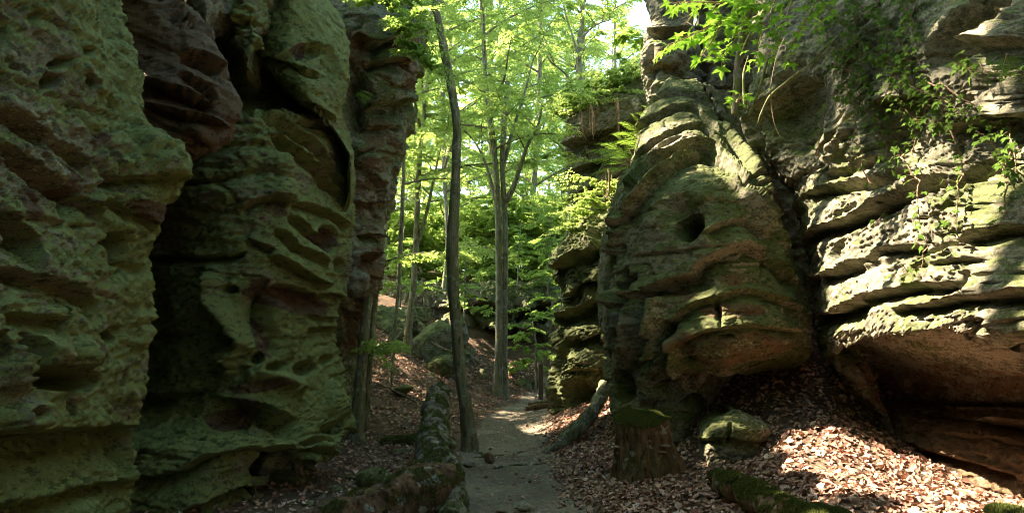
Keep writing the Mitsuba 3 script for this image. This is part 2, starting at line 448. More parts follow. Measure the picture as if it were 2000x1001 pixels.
w1.bulge(78, 690, 42, 34, .10).bulge(150, 690, 26, 30, .08).bulge(22, 730, 18, 40, .10).bulge(40, 815, 34, 30, .08).pit(38, 808, 14, 12, .06).bulge(312, 300, 34, 55, .10)
w1.pit(132, 800, 5, 18, .05, -12).pit(160, 860, 60, 22, .05)
w1.stain(75, 390, 22, 40, .7, ang=-35).stain(20, 310, 26, 20, .6).stain(150, 360, 14, 40, .8, ang=-10).stain(190, 275, 22, 12, .7, ang=-30).stain(168, 690, 14, 34, .7).stain(20, 450, 44, 26, .5).stain(30, 858, 70, 12, .6).stain(12, 700, 14, 40, .4).stain(320, 420, 40, 24, .8)
w1.algae(.70, .25, .75)
w1.place('cliff_wall', 'mat_stone_green', 'grey green pitted rock wall filling the left edge of the view, with small round holes', 'cliff')

# the big buttress behind it, moss banded
L, M = [], {}
edge = {1100: (250, 590), 1000: (252, 585), 975: (254, 583), 930: (257, 590), 880: (262, 656), 850: (270, 668), 800: (285, 684), 770: (290, 681), 740: (293, 676), 700: (295, 664), 650: (297, 652), 600: (297, 662),
        560: (296, 676), 520: (290, 688), 480: (288, 690), 430: (292, 690), 380: (300, 688), 330: (306, 686), 290: (312, 684), 262: (318, 676), 236: (325, 664)}
rows = []
for y, (l, r) in edge.items():
    foot = smooth01(780, 900, y)
    Yr = 8.5 - 1.15 * foot * (1 if y < 960 else 1.1)
    Ys = [7.6 - 1.25 * foot, 7.15 - .85 * foot, 7.0 - .65 * foot, 7.1 - .5 * foot, 7.45 - .55 * foot, 7.95 - .75 * foot, Yr - .12, Yr]
    rows.append((y, lerp_cols(l - 40, r, Ys, [0, .28, .48, .64, .78, .90, .975, 1.0])))
for y, l, r, d in ((226, 335, 655, .50), (190, 345, 640, 1.05), (120, 350, 640, 1.2), (0, 350, 640, 1.0), (-150, 350, 650, .6)):
    rows.append((y, lerp_cols(l - 40, r, [6.6 + d * .7, 6.8 + d, 6.95 + d, 7.15 + d, 7.45 + d, 7.9 + d, 8.4 + d * .6, 8.7 + d * .6], [0, .28, .48, .64, .78, .90, .975, 1.0])))
w2 = Rock(rows, wrap_l=[(-0.6, 0.1), (-3, 0.2)], wrap_r=[(-0.12, 0.14), (-0.6, 0.35), (-2.2, 0.7), (-4.5, 0.3)], bottom=[(-0.6, 1, 0, 0)],
          top=[(5.5, 1, 0, 0), (5.9, .9, -0.4, 0), (6.1, .4, -.8, 0), (6.15, .05, -.8, 0)], step=0.0165, seed=2, coarse_rows=(1, 2))
w2.bedding(0.40, 0.018, (0.15, -0.05), seed=12).bedding(0.12, 0.010, (0.2, -0.05), seed=14).roughen(0.08, 0.045, 0.013, 0.007).pocks(0.10, 0.02, 16, 0.3).pocks(0.04, .008, 17, .5)
w2.LIP = .8
w2.grooves(.17, .035, .010, (.15, -.05), 402)
w2.cracks(.9, .02, 302, 2.5, .04, .01)
w2.ledge([(400, 228), (466, 229), (535, 224), (580, 238), (625, 244), (655, 270), (684, 312)], .07, .05, .10, .05)
w2.ledge([(500, 228), (535, 234), (565, 256), (604, 277), (634, 319), (672, 372)], .10, .12, .09, .08).ledge([(520, 262), (544, 264), (580, 294), (619, 326), (645, 356), (677, 396)], .10, .13, .10, .09)
w2.ledge([(560, 400), (580, 399), (619, 407), (655, 422), (684, 450)], .07, .11, .10, .07).ledge([(560, 420), (580, 428), (610, 458), (662, 478)], .08, .14, .09, .07)
w2.ledge([(530, 445), (552, 453), (580, 482), (619, 500), (640, 522)], .08, .12, .09, .07).ledge([(480, 465), (500, 474), (534, 489)], .09, .12, .08, .05).ledge([(465, 408), (475, 405), (508, 389), (535, 386), (560, 408)], .07, .12, .08, .07)
w2.ledge([(330, 300), (420, 285), (500, 275), (560, 290)], .03, .05, .1, .06).ledge([(320, 360), (420, 350), (520, 330), (570, 350)], .03, .05, .1, .06)
w2.ridge([(552, 290), (556, 340), (545, 395)], .10, .12).ledge([(255, 497), (286, 499), (385, 502), (480, 492)], .03, .16, .08, .05, end=.08).pit(640, 468, 26, 30, .18).pit(664, 520, 14, 18, .10)
w2.ridge([(428, 520), (420, 580), (444, 625), (466, 662), (487, 692)], .20, .085).pit(505, 612, 46, 56, .26, 0, .8).pit(446, 566, 16, 9, .14).pit(440, 668, 22, 11, .16).bulge(440, 695, 28, 12, .14).bulge(455, 706, 12, 16, .10).ridge([(447, 700), (446, 735)], .08, .04)
w2.ledge([(520, 500), (535, 503), (580, 526), (615, 546), (655, 556)], .10, .12, .10, .08).pit(590, 588, 66, 26, .18, 5, .7).pit(520, 552, 10, 8, .05)
w2.pit(530, 655, 20, 60, .12, -12, .7).pit(600, 715, 22, 15, .16).pit(545, 712, 24, 11, .14).pit(640, 700, 14, 10, .08).pit(500, 700, 14, 12, .14).ridge([(470, 730), (505, 728), (545, 740), (580, 752), (600, 745)], .10, .07).ridge([(560, 640), (565, 680), (580, 690)], .07, .05)
w2.ledge([(620, 575), (650, 572), (672, 585)], .08, .12, .07, .05).ledge([(600, 640), (635, 640), (658, 640)], .06, .10, .08, .05).ledge([(600, 610), (640, 620), (660, 612)], .05, .09, .06, .05)
w2.ledge([(400, 775), (423, 777), (475, 785), (518, 793), (548, 808), (590, 815)], .07, .24, .12, .26, end=.2).bulge(655, 790, 24, 48, .16).ledge([(620, 835), (645, 828), (672, 822)], .05, .10, .08, .06)
w2.ledge([(250, 932), (266, 931), (318, 927), (358, 918), (385, 897), (440, 883), (521, 874), (561, 868), (586, 873)], .08, .14, .14, .10, end=.05)
w2.ledge([(330, 1020), (358, 1001), (402, 976), (453, 957), (507, 947), (570, 938), (590, 934)], .08, .15, .14, .09, end=.05).ledge([(520, 893), (545, 898), (583, 893)], .06, .10, .07, .06)
w2.ledge([(586, 864), (610, 859), (654, 853)], .06, .10, .06, .05).ledge([(588, 877), (620, 879), (661, 877)], .06, .10, .05, .05).ledge([(592, 903), (620, 900), (655, 896)], .05, .12, .06, .08).pit(622, 955, 36, 40, .30, 0, .5)
w2.ledge([(260, 800), (330, 770), (400, 760)], .04, .08, .12, .1).ledge([(270, 640), (340, 650), (420, 640)], .03, .06, .12, .1)
w2.stain(590, 592, 70, 24, .8).stain(520, 660, 24, 50, .7, ang=-12).stain(450, 795, 60, 18, .8).stain(640, 470, 26, 28, .8).stain(510, 555, 22, 14, .7).stain(500, 755, 60, 14, .6).stain(350, 300, 50, 60, .4).stain(300, 520, 30, 60, .4).stain(540, 410, 26, 22, .5)
w2.algae(.70, .45, .75)
w2.place('cliff_buttress', 'mat_stone_green', 'tall moss banded rock buttress with slanting ledges and hollows, second mass from the left', 'cliff')

# rusty block hanging in the cleft between the two
rs = [(-160, 250, 290), (-60, 225, 320), (0, 215, 338), (50, 215, 398), (100, 215, 424), (150, 215, 443), (190, 220, 463), (215, 225, 468), (240, 235, 462), (262, 250, 446), (280, 265, 400), (300, 285, 340), (312, 295, 320)]
rows = [(y, lerp_cols(l, r, [5.75, 5.45, 5.45, 5.60, 5.72, 5.95], [0, .25, .55, .82, .95, 1.0])) for y, l, r in reversed(rs)]
w3 = Rock(rows, wrap_l=[(-0.5, 0.4), (-1.2, 1.0)], wrap_r=[(-0.08, 0.15), (-0.6, 0.7), (-1.2, 1.2)], bottom=[(3.05, .5, -.1, .2), (3.1, .05, -.1, .2)], top=[(5.7, 1, -.4, 0.3), (5.95, .05, -.6, .3)], step=0.016, seed=3)
w3.bedding(0.34, 0.07, (0.45, -0.1), seed=22).bedding(0.10, 0.02, (0.45, -0.1), seed=23).roughen(0.05, 0.03, 0.008, 0.003)
w3.ledge([(300, -20), (340, 20), (372, 62)], .06, .12, .12, .08).ledge([(270, 160), (330, 178), (380, 196), (420, 214)], .08, .16, .12, .07).ledge([(350, 105), (400, 118), (432, 145)], .07, .12, .12, .08).ledge([(345, 150), (385, 170), (420, 205)], .05, .10, .1, .06)
w3.ledge([(275, 205), (330, 218), (400, 235), (447, 252)], .08, .15, .1, .06).bulge(400, 248, 48, 24, .10)
w3.red += 0.75
w3.algae(.05, .2, .35)
w3.place('overhanging_block', 'mat_stone_green', 'dark rust brown layered block overhanging the cleft behind the leftmost wall', 'rock')

# green nose hanging over the hollow, its lower tip running into the buttress edge
rs = [(-200, 430, 625), (-60, 470, 640), (0, 530, 645), (40, 512, 664), (80, 497, 680), (100, 505, 682), (130, 522, 683), (160, 545, 681), (195, 572, 676), (220, 603, 673), (245, 632, 676), (265, 652, 681), (285, 668, 686), (305, 680, 691)]
rows = [(y, lerp_cols(l, r, [v + .6 * smooth01(170, 290, y) for v in (8.0, 7.35, 7.20, 7.45, 7.85, 8.2)], [0, .10, .35, .70, .93, 1.0])) for y, l, r in reversed(rs)]
w4 = Rock(rows, wrap_l=[(-0.1, 0.35), (-0.6, 1.2)], wrap_r=[(-0.10, 0.15), (-0.6, 0.6), (-1.2, 1.2)], bottom=[(3.02, .6, -.02, .1)], top=[(5.9, 1, -.3, 0.2), (6.1, .05, -.6, .2)], step=0.015, seed=4)
w4.bedding(0.5, 0.02, (0.9, -0.1), seed=32).bedding(0.13, 0.014, (0.9, -0.1), seed=33).roughen(0.07, 0.035, 0.009, 0.005).pocks(0.06, 0.014, 36, .6)
w4.grooves(.24, .03, .010, (.9, -.1), 406)
w4.pit(600, 100, 52, 17, .16, -22, .5).pit(648, 125, 20, 44, .07).ledge([(505, 108), (545, 118), (590, 135), (630, 150)], .05, .09, .09, .06).ledge([(575, 190), (610, 200), (655, 240)], .05, .05, .1, .06)
w4.stain(592, 92, 30, 10, .9, ang=-15)
w4.algae(.62, .2, .4)
w4.place('rock_nose', 'mat_stone_green', 'pale green hanging rock nose tapering down to a point above the mossy buttress', 'rock')

# hanging wedge above the hollow
rs = [(-200, 380, 560), (-60, 395, 548), (-10, 430, 540), (20, 440, 532), (45, 452, 528), (62, 462, 522), (78, 470, 508), (96, 474, 490)]
rows = [(y, lerp_cols(l, r, [7.2, 6.75, 6.7, 6.95, 7.3], [0, .2, .5, .85, 1.0])) for y, l, r in reversed(rs)]
w5 = Rock(rows, wrap_l=[(-0.15, 0.4), (-.5, .9)], wrap_r=[(0, 0.3), (-0.3, .9)], bottom=[(4.32, .5, -.02, .2)], top=[(5.9, 1, -.3, 0.2), (6.1, .05, -.6, .2)], step=0.016, seed=5)
w5.bedding(0.3, 0.05, (0.9, 0), seed=42).roughen(0.06, 0.05, 0.016, 0.005)
w5.ridge([(470, 10), (474, 50), (473, 92)], .10, .08).pit(502, 58, 14, 16, .12).ledge([(440, 10), (455, 30), (470, 70)], .04, .08, .08, .05)
w5.algae(.62, .2, .4)
w5.place('hanging_wedge', 'mat_stone_green', 'small pointed green rock wedge hanging at the top edge between rusty block and nose', 'rock')

# round dark lump under the sky end of the cleft, top edge
rs = [(-160, 320, 420), (-60, 330, 436), (-10, 350, 440), (20, 372, 434), (38, 388, 418), (48, 398, 408)]
rows = [(y, lerp_cols(l, r, [6.5, 6.2, 6.15, 6.3, 6.6], [0, .2, .5, .85, 1.0])) for y, l, r in reversed(rs)]
w6 = Rock(rows, wrap_l=[(-0.2, 0.4)], wrap_r=[(0, 0.3)], top=[(5.9, 1, -.3, 0.2), (6.1, .05, -.3, .2)], step=0.02, seed=6)
w6.bedding(0.25, 0.04, (0.5, 0), seed=52).roughen(0.05, 0.03, 0.01, 0.004).algae(.2, .3, .4)
w6.place('boulder', 'mat_stone_green', 'rounded dark brown green boulder at the top edge right above the rusty block', 'rock')

# far ochre pillar of the left cliff
rs = [(-250, 560, 745), (-120, 575, 770), (-40, 590, 790), (10, 600, 800), (35, 600, 822), (65, 600, 830), (110, 600, 828), (145, 600, 822), (172, 600, 803), (205, 600, 803), (235, 600, 810), (265, 600, 809), (292, 600, 798),
      (320, 600, 781), (352, 600, 774), (385, 600, 771), (425, 600, 757), (465, 600, 744), (488, 600, 742), (510, 600, 747), (535, 600, 745), (562, 600, 737), (590, 600, 722), (620, 600, 712), (700, 590, 700), (790, 585, 694), (880, 580, 690), (960, 580, 688)]
rows = []
for y, l, r in reversed(rs):
    b = smooth01(520, 700, y) * 1.5
    rows.append((y, lerp_cols(l, r, [10.0 + b, 9.85 + b, 9.9 + b, 10.1 + b, 10.4 + b, 10.75 + b, 11.2 + b], [0, .35, .55, .72, .86, .97, 1.0])))
w7 = Rock(rows, wrap_l=[(-0.6, 0.1), (-2, 0.1)], wrap_r=[(-0.12, 0.25), (-0.7, 0.8), (-3, 1.2), (-6, .5)], bottom=[(-.6, 1, 0, 0)], top=[(7.6, 1, -.03, 0.1), (8.75, .97, -.1, .1), (9.0, .05, -1, .2)], step=0.024, seed=7, coarse_rows=(2, 2))
w7.bedding(0.55, 0.03, (0.1, -.05), seed=62).bedding(0.17, 0.015, (0.1, -.05), seed=63).roughen(0.14, 0.08, 0.011, 0.005).pocks(.13, .03, 66, .5)
w7.grooves(.30, .05, .016, (.1, -.05), 405)
w7.cracks(.7, .10, 303, 1.1, .07, .08)
w7.ledge([(690, 250), (740, 248), (790, 250)], .05, .12, .15, .1).ledge([(690, 200), (735, 205), (785, 198), (808, 205)], .12, .22, .2, .2).ledge([(690, 298), (730, 292), (770, 300), (790, 312)], -.02, .10, .1, .05)
w7.ridge([(690, 300), (735, 297), (770, 305)], .14, .10).ledge([(700, 130), (760, 120), (800, 130)], .10, .2, .2, .15).ledge([(690, 75), (730, 88), (770, 70)], .10, .25, .2, .2).bulge(765, 130, 32, 36, .2).bulge(705, 100, 24, 40, .12)
w7.bulge(740, 170, 40, 26, .16).pit(695, 200, 30, 60, .3).ledge([(690, 460), (715, 455), (742, 465)], .08, .15, .12, .1).ledge([(690, 385), (730, 400), (765, 385)], .05, .08, .2, .12).ledge([(690, 500), (720, 498), (745, 508)], .10, .22, .12, .12)
w7.bulge(690, 545, 20, 16, .14).bulge(690, 505, 18, 14, .12).ledge([(670, 560), (700, 562), (730, 560)], .1, .2, .14, .14).ledge([(670, 600), (700, 606), (715, 600)], .06, .2, .14, .14)
w7.stain(720, 380, 60, 80, .5).stain(740, 260, 60, 50, .5).stain(695, 100, 26, 40, .9).stain(800, 110, 36, 70, .8).stain(690, 630, 26, 60, .7).stain(730, 520, 26, 40, .8).stain(750, 160, 30, 30, -.6)
w7.algae(.36, .45, .6)
w7.place('rock_pillar', 'mat_stone_buff', 'ochre brown jutting rock pillar at the far end of the left cliff', 'rock')

# ---------------------------------------------------------------- right side: the central buttress
prof = [(1000, 1225, 1385, 8.9), (945, 1222, 1392, 8.75), (900, 1216, 1398, 8.6), (860, 1205, 1402, 8.5), (820, 1196, 1425, 8.4), (785, 1190, 1462, 8.35), (755, 1184, 1500, 8.25), (735, 1180, 1535, 8.15), (712, 1180, 1562, 8.0), (685, 1180, 1578, 7.9),
        (650, 1174, 1580, 7.85), (620, 1170, 1578, 7.85), (560, 1168, 1571, 7.95), (500, 1172, 1556, 8.02), (455, 1177, 1534, 8.08), (410, 1190, 1512, 8.14), (380, 1200, 1497, 8.22), (355, 1213, 1480, 8.36), (338, 1223, 1469, 8.62), (320, 1232, 1455, 8.95), (305, 1240, 1446, 9.15), (275, 1247, 1428, 9.35),
        (245, 1254, 1412, 9.55), (215, 1268, 1398, 9.8), (190, 1281, 1386, 10.0), (168, 1294, 1374, 10.3), (152, 1306, 1362, 10.5)]
rows = []
for y, l, r, Y in prof:
    k = (1575 - 1170) and (r - l) / 400.0
    und = smooth01(680, 750, y) * 1.6
    Ys = [Y + 1.9 * k + .35, Y + 1.25 * k + .12, Y + .72 * k, Y + .30 * k, Y + .02 * k + .05 * und, Y + .05 * k + .55 * und, Y + .30 * k + .9 * und, Y + .62 * k + .9 * und]
    rows.append((y, lerp_cols(l, r, Ys, [0, .035, .18, .38, .60, .80, .965, 1.0])))
c1 = Rock(rows, wrap_l=[(0.25, 0.35), (0.9, 0.8), (2.0, 0.9)], wrap_r=[(0.0, 0.3), (-0.1, 1.0), (-.2, 1.8)], bottom=[(-0.6, 1.05, 0, 0)],
          top=[(('+', .05), .72, 0, .1), (('+', .03), .4, 0, .1), (('+', .01), .04, 0, .1)], step=0.0175, seed=8)
c1.GAIN = 1.05
c1.bedding(0.46, 0.02, (0.0, 0.05), seed=72).bedding(0.15, 0.008, (0.0, 0.05), seed=73).roughen(0.09, 0.045, 0.008, 0.004)
c1.grooves(.19, .035, .012, (0, .05), 403)
c1.cracks(.9, .02, 304, 1.8, .04, .008)
c1.ledge([(1268, 215), (1283, 194), (1312, 184), (1357, 189), (1394, 216)], .05, .11, .14, .09, end=.04).ledge([(1246, 270), (1270, 237), (1292, 230), (1320, 216), (1351, 212), (1372, 228), (1402, 264)], .06, .10, .14, .08, end=.04)
c1.ledge([(1244, 304), (1290, 276), (1323, 258), (1345, 249), (1365, 248), (1385, 264), (1416, 310)], .05, .10, .13, .08, end=.04).ledge([(1236, 330), (1280, 300), (1310, 282), (1340, 275)], .03, .06, .1, .05)
c1.ledge([(1222, 370), (1262, 329), (1273, 314), (1312, 300), (1357, 288), (1372, 292), (1402, 318)], .10, .24, .16, .17, end=.05)
c1.ledge([(1198, 455), (1232, 421), (1253, 394), (1275, 366), (1303, 344), (1334, 317), (1365, 302), (1393, 313), (1424, 334), (1470, 386), (1512, 445)], .20, .06, .24, .20, end=.05)
c1.pit(1332, 412, 66, 44, .20, 10, .95).pit(1345, 440, 29, 33, .75, 0, .22, wob=.08).ledge([(1372, 462), (1406, 443), (1442, 432), (1490, 450), (1538, 505)], .06, .10, .13, .12, end=.08).bulge(1410, 470, 60, 34, .10)
c1.ledge([(1180, 610), (1240, 582), (1299, 550), (1338, 541), (1375, 511), (1419, 492), (1458, 484), (1500, 500), (1562, 565)], .10, .15, .16, .14, end=.06)
c1.ledge([(1255, 668), (1307, 634), (1336, 611), (1362, 592), (1405, 580), (1452, 566), (1500, 577), (1572, 606)], .07, .09, .12, .10, end=.06).pit(1402, 605, 5, 36, .10, -8).pit(1340, 560, 60, 16, .06)
c1.ledge([(1300, 690), (1342, 664), (1384, 646), (1418, 640), (1446, 637), (1500, 640), (1576, 652)], .06, .07, .10, .06, end=.08).pit(1418, 656, 16, 4, .07).bulge(1452, 668, 120, 50, .08)
c1.ledge([(1330, 748), (1370, 735), (1420, 738), (1480, 738), (1545, 726)], .0, .18, .14, .35, end=.1, sharp=.05)
for xs in ([(1245, 560), (1238, 620), (1232, 680), (1225, 715)], [(1290, 570), (1282, 640), (1285, 700), (1290, 730)], [(1205, 560), (1212, 640), (1208, 690)], [(1320, 650), (1316, 700), (1330, 730)]):
    c1.ridge(xs, .20, .08)
for xs in ([(1190, 480), (1186, 560), (1190, 650), (1186, 720)], [(1222, 520), (1220, 600), (1215, 680)], [(1264, 560), (1262, 640), (1260, 720)], [(1304, 620), (1302, 680), (1305, 740)]):
    c1.ridge(xs, -.22, .06)
c1.pit(1262, 620, 12, 60, .12).pit(1225, 600, 10, 60, .12).pit(1305, 690, 10, 40, .1).ledge([(1240, 705), (1262, 700), (1290, 690)], .08, .16, .12, .1).ledge([(1275, 745), (1300, 742), (1320, 740)], .08, .13, .1, .08)
c1.pit(1206, 755, 24, 36, .35, 0, .5).bulge(1265, 760, 26, 26, .12).bulge(1262, 725, 18, 26, .1).ledge([(1330, 785), (1360, 775), (1385, 790)], .05, .2, .08, .1).pit(1352, 785, 14, 18, .12).pit(1375, 775, 10, 16, .1).bulge(1340, 785, 10, 8, .08)
c1.ledge([(1250, 850), (1290, 845), (1330, 870), (1380, 880)], .08, .2, .12, .2).ledge([(1180, 480), (1200, 500), (1215, 470)], .08, .12, .1, .1).pit(1195, 520, 10, 30, .12).ridge([(1210, 440), (1205, 490), (1195, 540)], .12, .08)
c1.ridge([(1240, 380), (1222, 420), (1212, 470)], .10, .08).pit(1228, 400, 10, 40, .14).ledge([(1205, 560), (1225, 545), (1245, 530)], .08, .12, .1, .08)
# slanting grooves and ribs on its right flank
for xs in ([(1400, 235), (1430, 290), (1470, 350), (1500, 400)], [(1440, 375), (1480, 420), (1515, 470), (1530, 510)], [(1420, 345), (1465, 400), (1500, 450)]):
    c1.ridge(xs, .10, .06)
c1.ridge([(1408, 270), (1440, 330), (1475, 385)], -.16, .06).ridge([(1450, 420), (1490, 470), (1515, 520)], -.14, .06)
c1.stain(1440, 685, 120, 34, .55).stain(1320, 580, 60, 24, .5).stain(1315, 330, 60, 22, .4).stain(1440, 545, 60, 16, .5).stain(1430, 605, 70, 20, .6).stain(1330, 735, 50, 26, .5)
c1.stain(1310, 270, 60, 30, -.75, 'moss').stain(1310, 300, 60, 22, -.6, 'moss')
c1.algae(.50, .85, .6)
c1.place('rock_buttress', 'mat_stone_buff', 'cone shaped central buttress with a dark round hole and mossy ledges', 'rock')

# the darker mass behind its left side, lit shelves
prof = [(900, 1100, 12.2), (850, 1098, 12.1), (830, 1094, 12.0), (780, 1088, 12.0), (740, 1092, 12.0), (700, 1098, 12.0), (680, 1097, 12.0), (640, 1088, 11.9), (610, 1094, 11.9), (585, 1106, 11.9), (562, 1094, 11.8), (545, 1080, 11.8), (520, 1082, 11.7),
        (495, 1090, 11.8), (465, 1108, 11.9), (440, 1128, 12.0), (422, 1146, 12.2), (408, 1165, 12.5)]
rows = [(y, lerp_cols(l, 1240, [Y + .5, Y + .12, Y - .15, Y - .35, Y - .5, Y - .5], [0, .05, .25, .5, .75, 1.0])) for y, l, Y in prof]
c2 = Rock(rows, wrap_l=[(0.2, 0.4), (0.8, 1.2), (2, 1.5)], wrap_r=[(0.4, 0.2), (1.2, .6)], bottom=[(-0.6, 1.05, 0, 0)], top=[(('+', .05), .8, .1, .2), (('+', .1), .3, .3, .3), (('+', .02), .04, 0, .0)], step=0.022, seed=9)
c2.GAIN = .65
c2.bedding(0.40, 0.05, (0.25, 0.05), seed=82).bedding(0.14, 0.02, (0.2, 0.05), seed=83).roughen(0.12, 0.09, 0.022, 0.006)
c2.cracks(.7, .06, 305, 1.2, .06, .04)
c2.ledge([(1075, 527), (1086, 519), (1117, 500), (1138, 494), (1168, 486)], .22, .38, .2, .26, end=.03).ledge([(1095, 590), (1112, 576), (1138, 555), (1168, 549)], .16, .26, .15, .16, end=.03)
c2.ledge([(1080, 632), (1091, 620), (1115, 604), (1168, 586)], .20, .40, .12, .30, end=.03).ledge([(1100, 662), (1135, 663), (1170, 655)], .12, .28, .12, .14).bulge(1142, 702, 34, 32, .12).ledge([(1098, 735), (1112, 724), (1142, 720), (1172, 722), (1180, 740)], .10, .10, .12, .12)
c2.pit(1130, 772, 38, 44, .32, 0, .7).ridge([(1092, 690), (1086, 750), (1090, 830)], .15, .12).bulge(1095, 665, 14, 20, .2).ridge([(1165, 445), (1150, 470), (1175, 480)], .1, .08).bulge(1148, 572, 20, 14, .12)
c2.stain(1130, 780, 70, 80, .5, 'moss').stain(1110, 500, 34, 10, 1.0, 'moss', -20).stain(1120, 595, 40, 10, 1.0, 'moss', -20).stain(1098, 680, 16, 30, .8, 'moss')
c2.algae(.56, .7, .5)
c2.place('rock_outcrop', 'mat_stone_buff', 'jagged dark outcrop with sunlit shelves behind the left side of the central buttress', 'rock')

# sloping slab on the right flank of the buttress
rs = [(420, 1478, 1535), (380, 1462, 1518), (335, 1440, 1492), (300, 1424, 1470), (265, 1410, 1450), (230, 1398, 1430), (195, 1385, 1410), (165, 1374, 1392)]
rows = [(y, lerp_cols(l, r, [10.2, 9.95, 9.85, 9.95, 10.3], [0, .2, .5, .8, 1.0])) for y, l, r in rs]
c3 = Rock(rows, wrap_l=[(-.1, .5)], wrap_r=[(0.1, .5)], bottom=[(1.0, 1.2, 0, -.4)], top=[(('+', .05), .4, 0, .1), (('+', .02), .04, 0, .1)], step=0.02, seed=10)
c3.bedding(0.3, 0.05, (0.5, 0.05), seed=92).roughen(0.07, 0.05, 0.016, 0.005).algae(.40, .6, .45)
c3.place('sloping_slab', 'mat_stone_buff', 'narrow mossy slab slanting down the right flank of the central buttress', 'rock')

# stones wedged in the gap above, pale in the sun
for i, (cx, cy, Y, wpx, hpx, lab) in enumerate([(1404, 150, 11.2, 26, 36, 'pale sunlit stone wedged highest in the gap behind the buttress'), (1412, 188, 11.1, 30, 24, 'cream coloured stone block second in the wedged stack behind the buttress'),
                                                (1418, 222, 10.9, 32, 26, 'yellowish stone block low in the wedged stack behind the buttress'), (1434, 262, 10.5, 22, 40, 'grey tapering stone leaning in the gap beside the buttress'),
                                                (1463, 290, 10.4, 34, 34, 'bright cracked stone in the gap beneath the hanging root'), (1385, 108, 11.3, 24, 30, 'shaded upright stone at the head of the gap')]):
    rng = np.random.default_rng(100 + i)
    rows = []
    for k in (-1.05, -.8, 0, .8, 1.05):
        w = wpx * (1.0 if abs(k) < .9 else .7) * rng.uniform(.85, 1.1)
        rows.append((cy - k * hpx * .5, lerp_cols(cx - w * .5 + rng.uniform(-3, 3), cx + w * .5, [Y + .12, Y, Y - .02, Y + .1], [0, .1, .9, 1.0])))
    b = Rock(rows, wrap_l=[(0, .5)], wrap_r=[(0, .5)], step=0.03, seed=20 + i)
    b.roughen(.05, .04, .012, .004)
    b.algae(.1, .1, .3)
    b.place('wedged_stone', 'mat_stone_buff', lab, 'stone')

# leaning pillar behind the top of the buttress
rs = [(205, 1266, 1395), (190, 1264, 1392), (150, 1257, 1385), (112, 1256, 1372), (72, 1258, 1362), (58, 1264, 1356), (42, 1273, 1350), (10, 1264, 1350), (-40, 1262, 1345), (-120, 1268, 1345)]
rows = [(y, lerp_cols(l, r, [11.9, 11.55, 11.3, 11.35, 11.6, 12.0], [0, .06, .35, .65, .92, 1.0])) for y, l, r in rs]
c4 = Rock(rows, wrap_l=[(0.2, .5), (.5, 1.5)], wrap_r=[(0.1, .5), (0, 1.5)], bottom=[(1.0, 1.2, 0, 0)], top=[(7.2, .9, .1, .2), (7.6, .05, .1, .1)], step=0.022, seed=11)
c4.bedding(0.5, 0.09, (0.0, 0.05), seed=112).bedding(0.16, 0.03, (0.0, 0.05), seed=113).roughen(0.10, 0.06, 0.014, 0.004)
c4.ledge([(1262, 66), (1300, 62), (1350, 60)], .12, .22, .15, .14).ridge([(1278, 70), (1276, 130), (1264, 180)], -.12, .05).bulge(1305, 105, 36, 36, .1).ledge([(1262, 145), (1290, 130), (1340, 150)], .05, .12, .12, .1)
c4.stain(1305, 110, 44, 50, .45).algae(.12, .35, .4)
c4.place('leaning_pillar', 'mat_stone_buff', 'tan leaning rock pillar at the top edge above the central buttress', 'rock')

# overgrown cap cliff, further back
prof = [(470, 1140, 14.8), (430, 1128, 14.7), (390, 1118, 14.6), (350, 1114, 14.5), (300, 1110, 14.4), (262, 1108, 14.3), (238, 1108, 14.2), (218, 1114, 14.2), (202, 1132, 14.2), (188, 1152, 14.3), (172, 1182, 14.4), (158, 1210, 14.5), (146, 1240, 14.7)]
rows = [(y, lerp_cols(l, 1330, [Y + .9, Y + .2, Y - .1, Y - .3, Y - .4], [0, .06, .3, .65, 1.0])) for y, l, Y in prof]
c5 = Rock(rows, wrap_l=[(0.3, .8), (1, 2)], wrap_r=[(0.8, .2), (1.5, 2)], bottom=[(-.6, 1, 0, 0)], top=[(('+', .1), .9, .3, .6), (('+', .2), .3, .3, .6), (('+', .05), .04, 0, .1)], step=0.028, seed=12)
c5.bedding(0.7, 0.06, (-0.35, 0.05), seed=122).bedding(0.2, 0.04, (-.35, 0.05), seed=123).roughen(0.12, 0.09, 0.025, 0.006)
c5.cracks(.8, .12, 307, 1.2, .08, .10)
c5.ledge([(1105, 285), (1150, 262), (1200, 250), (1265, 222)], .15, .30, .4, .35, end=.04).ledge([(1108, 340), (1150, 320), (1200, 310)], .1, .2, .3, .2).ledge([(1110, 390), (1140, 372), (1180, 365)], .1, .25, .2, .2)
c5.algae(.30, .8, .45)
c5.place('cap_cliff', 'mat_stone_buff', 'dark overhanging cliff with overgrown sunny top at the back right of the valley', 'cliff')

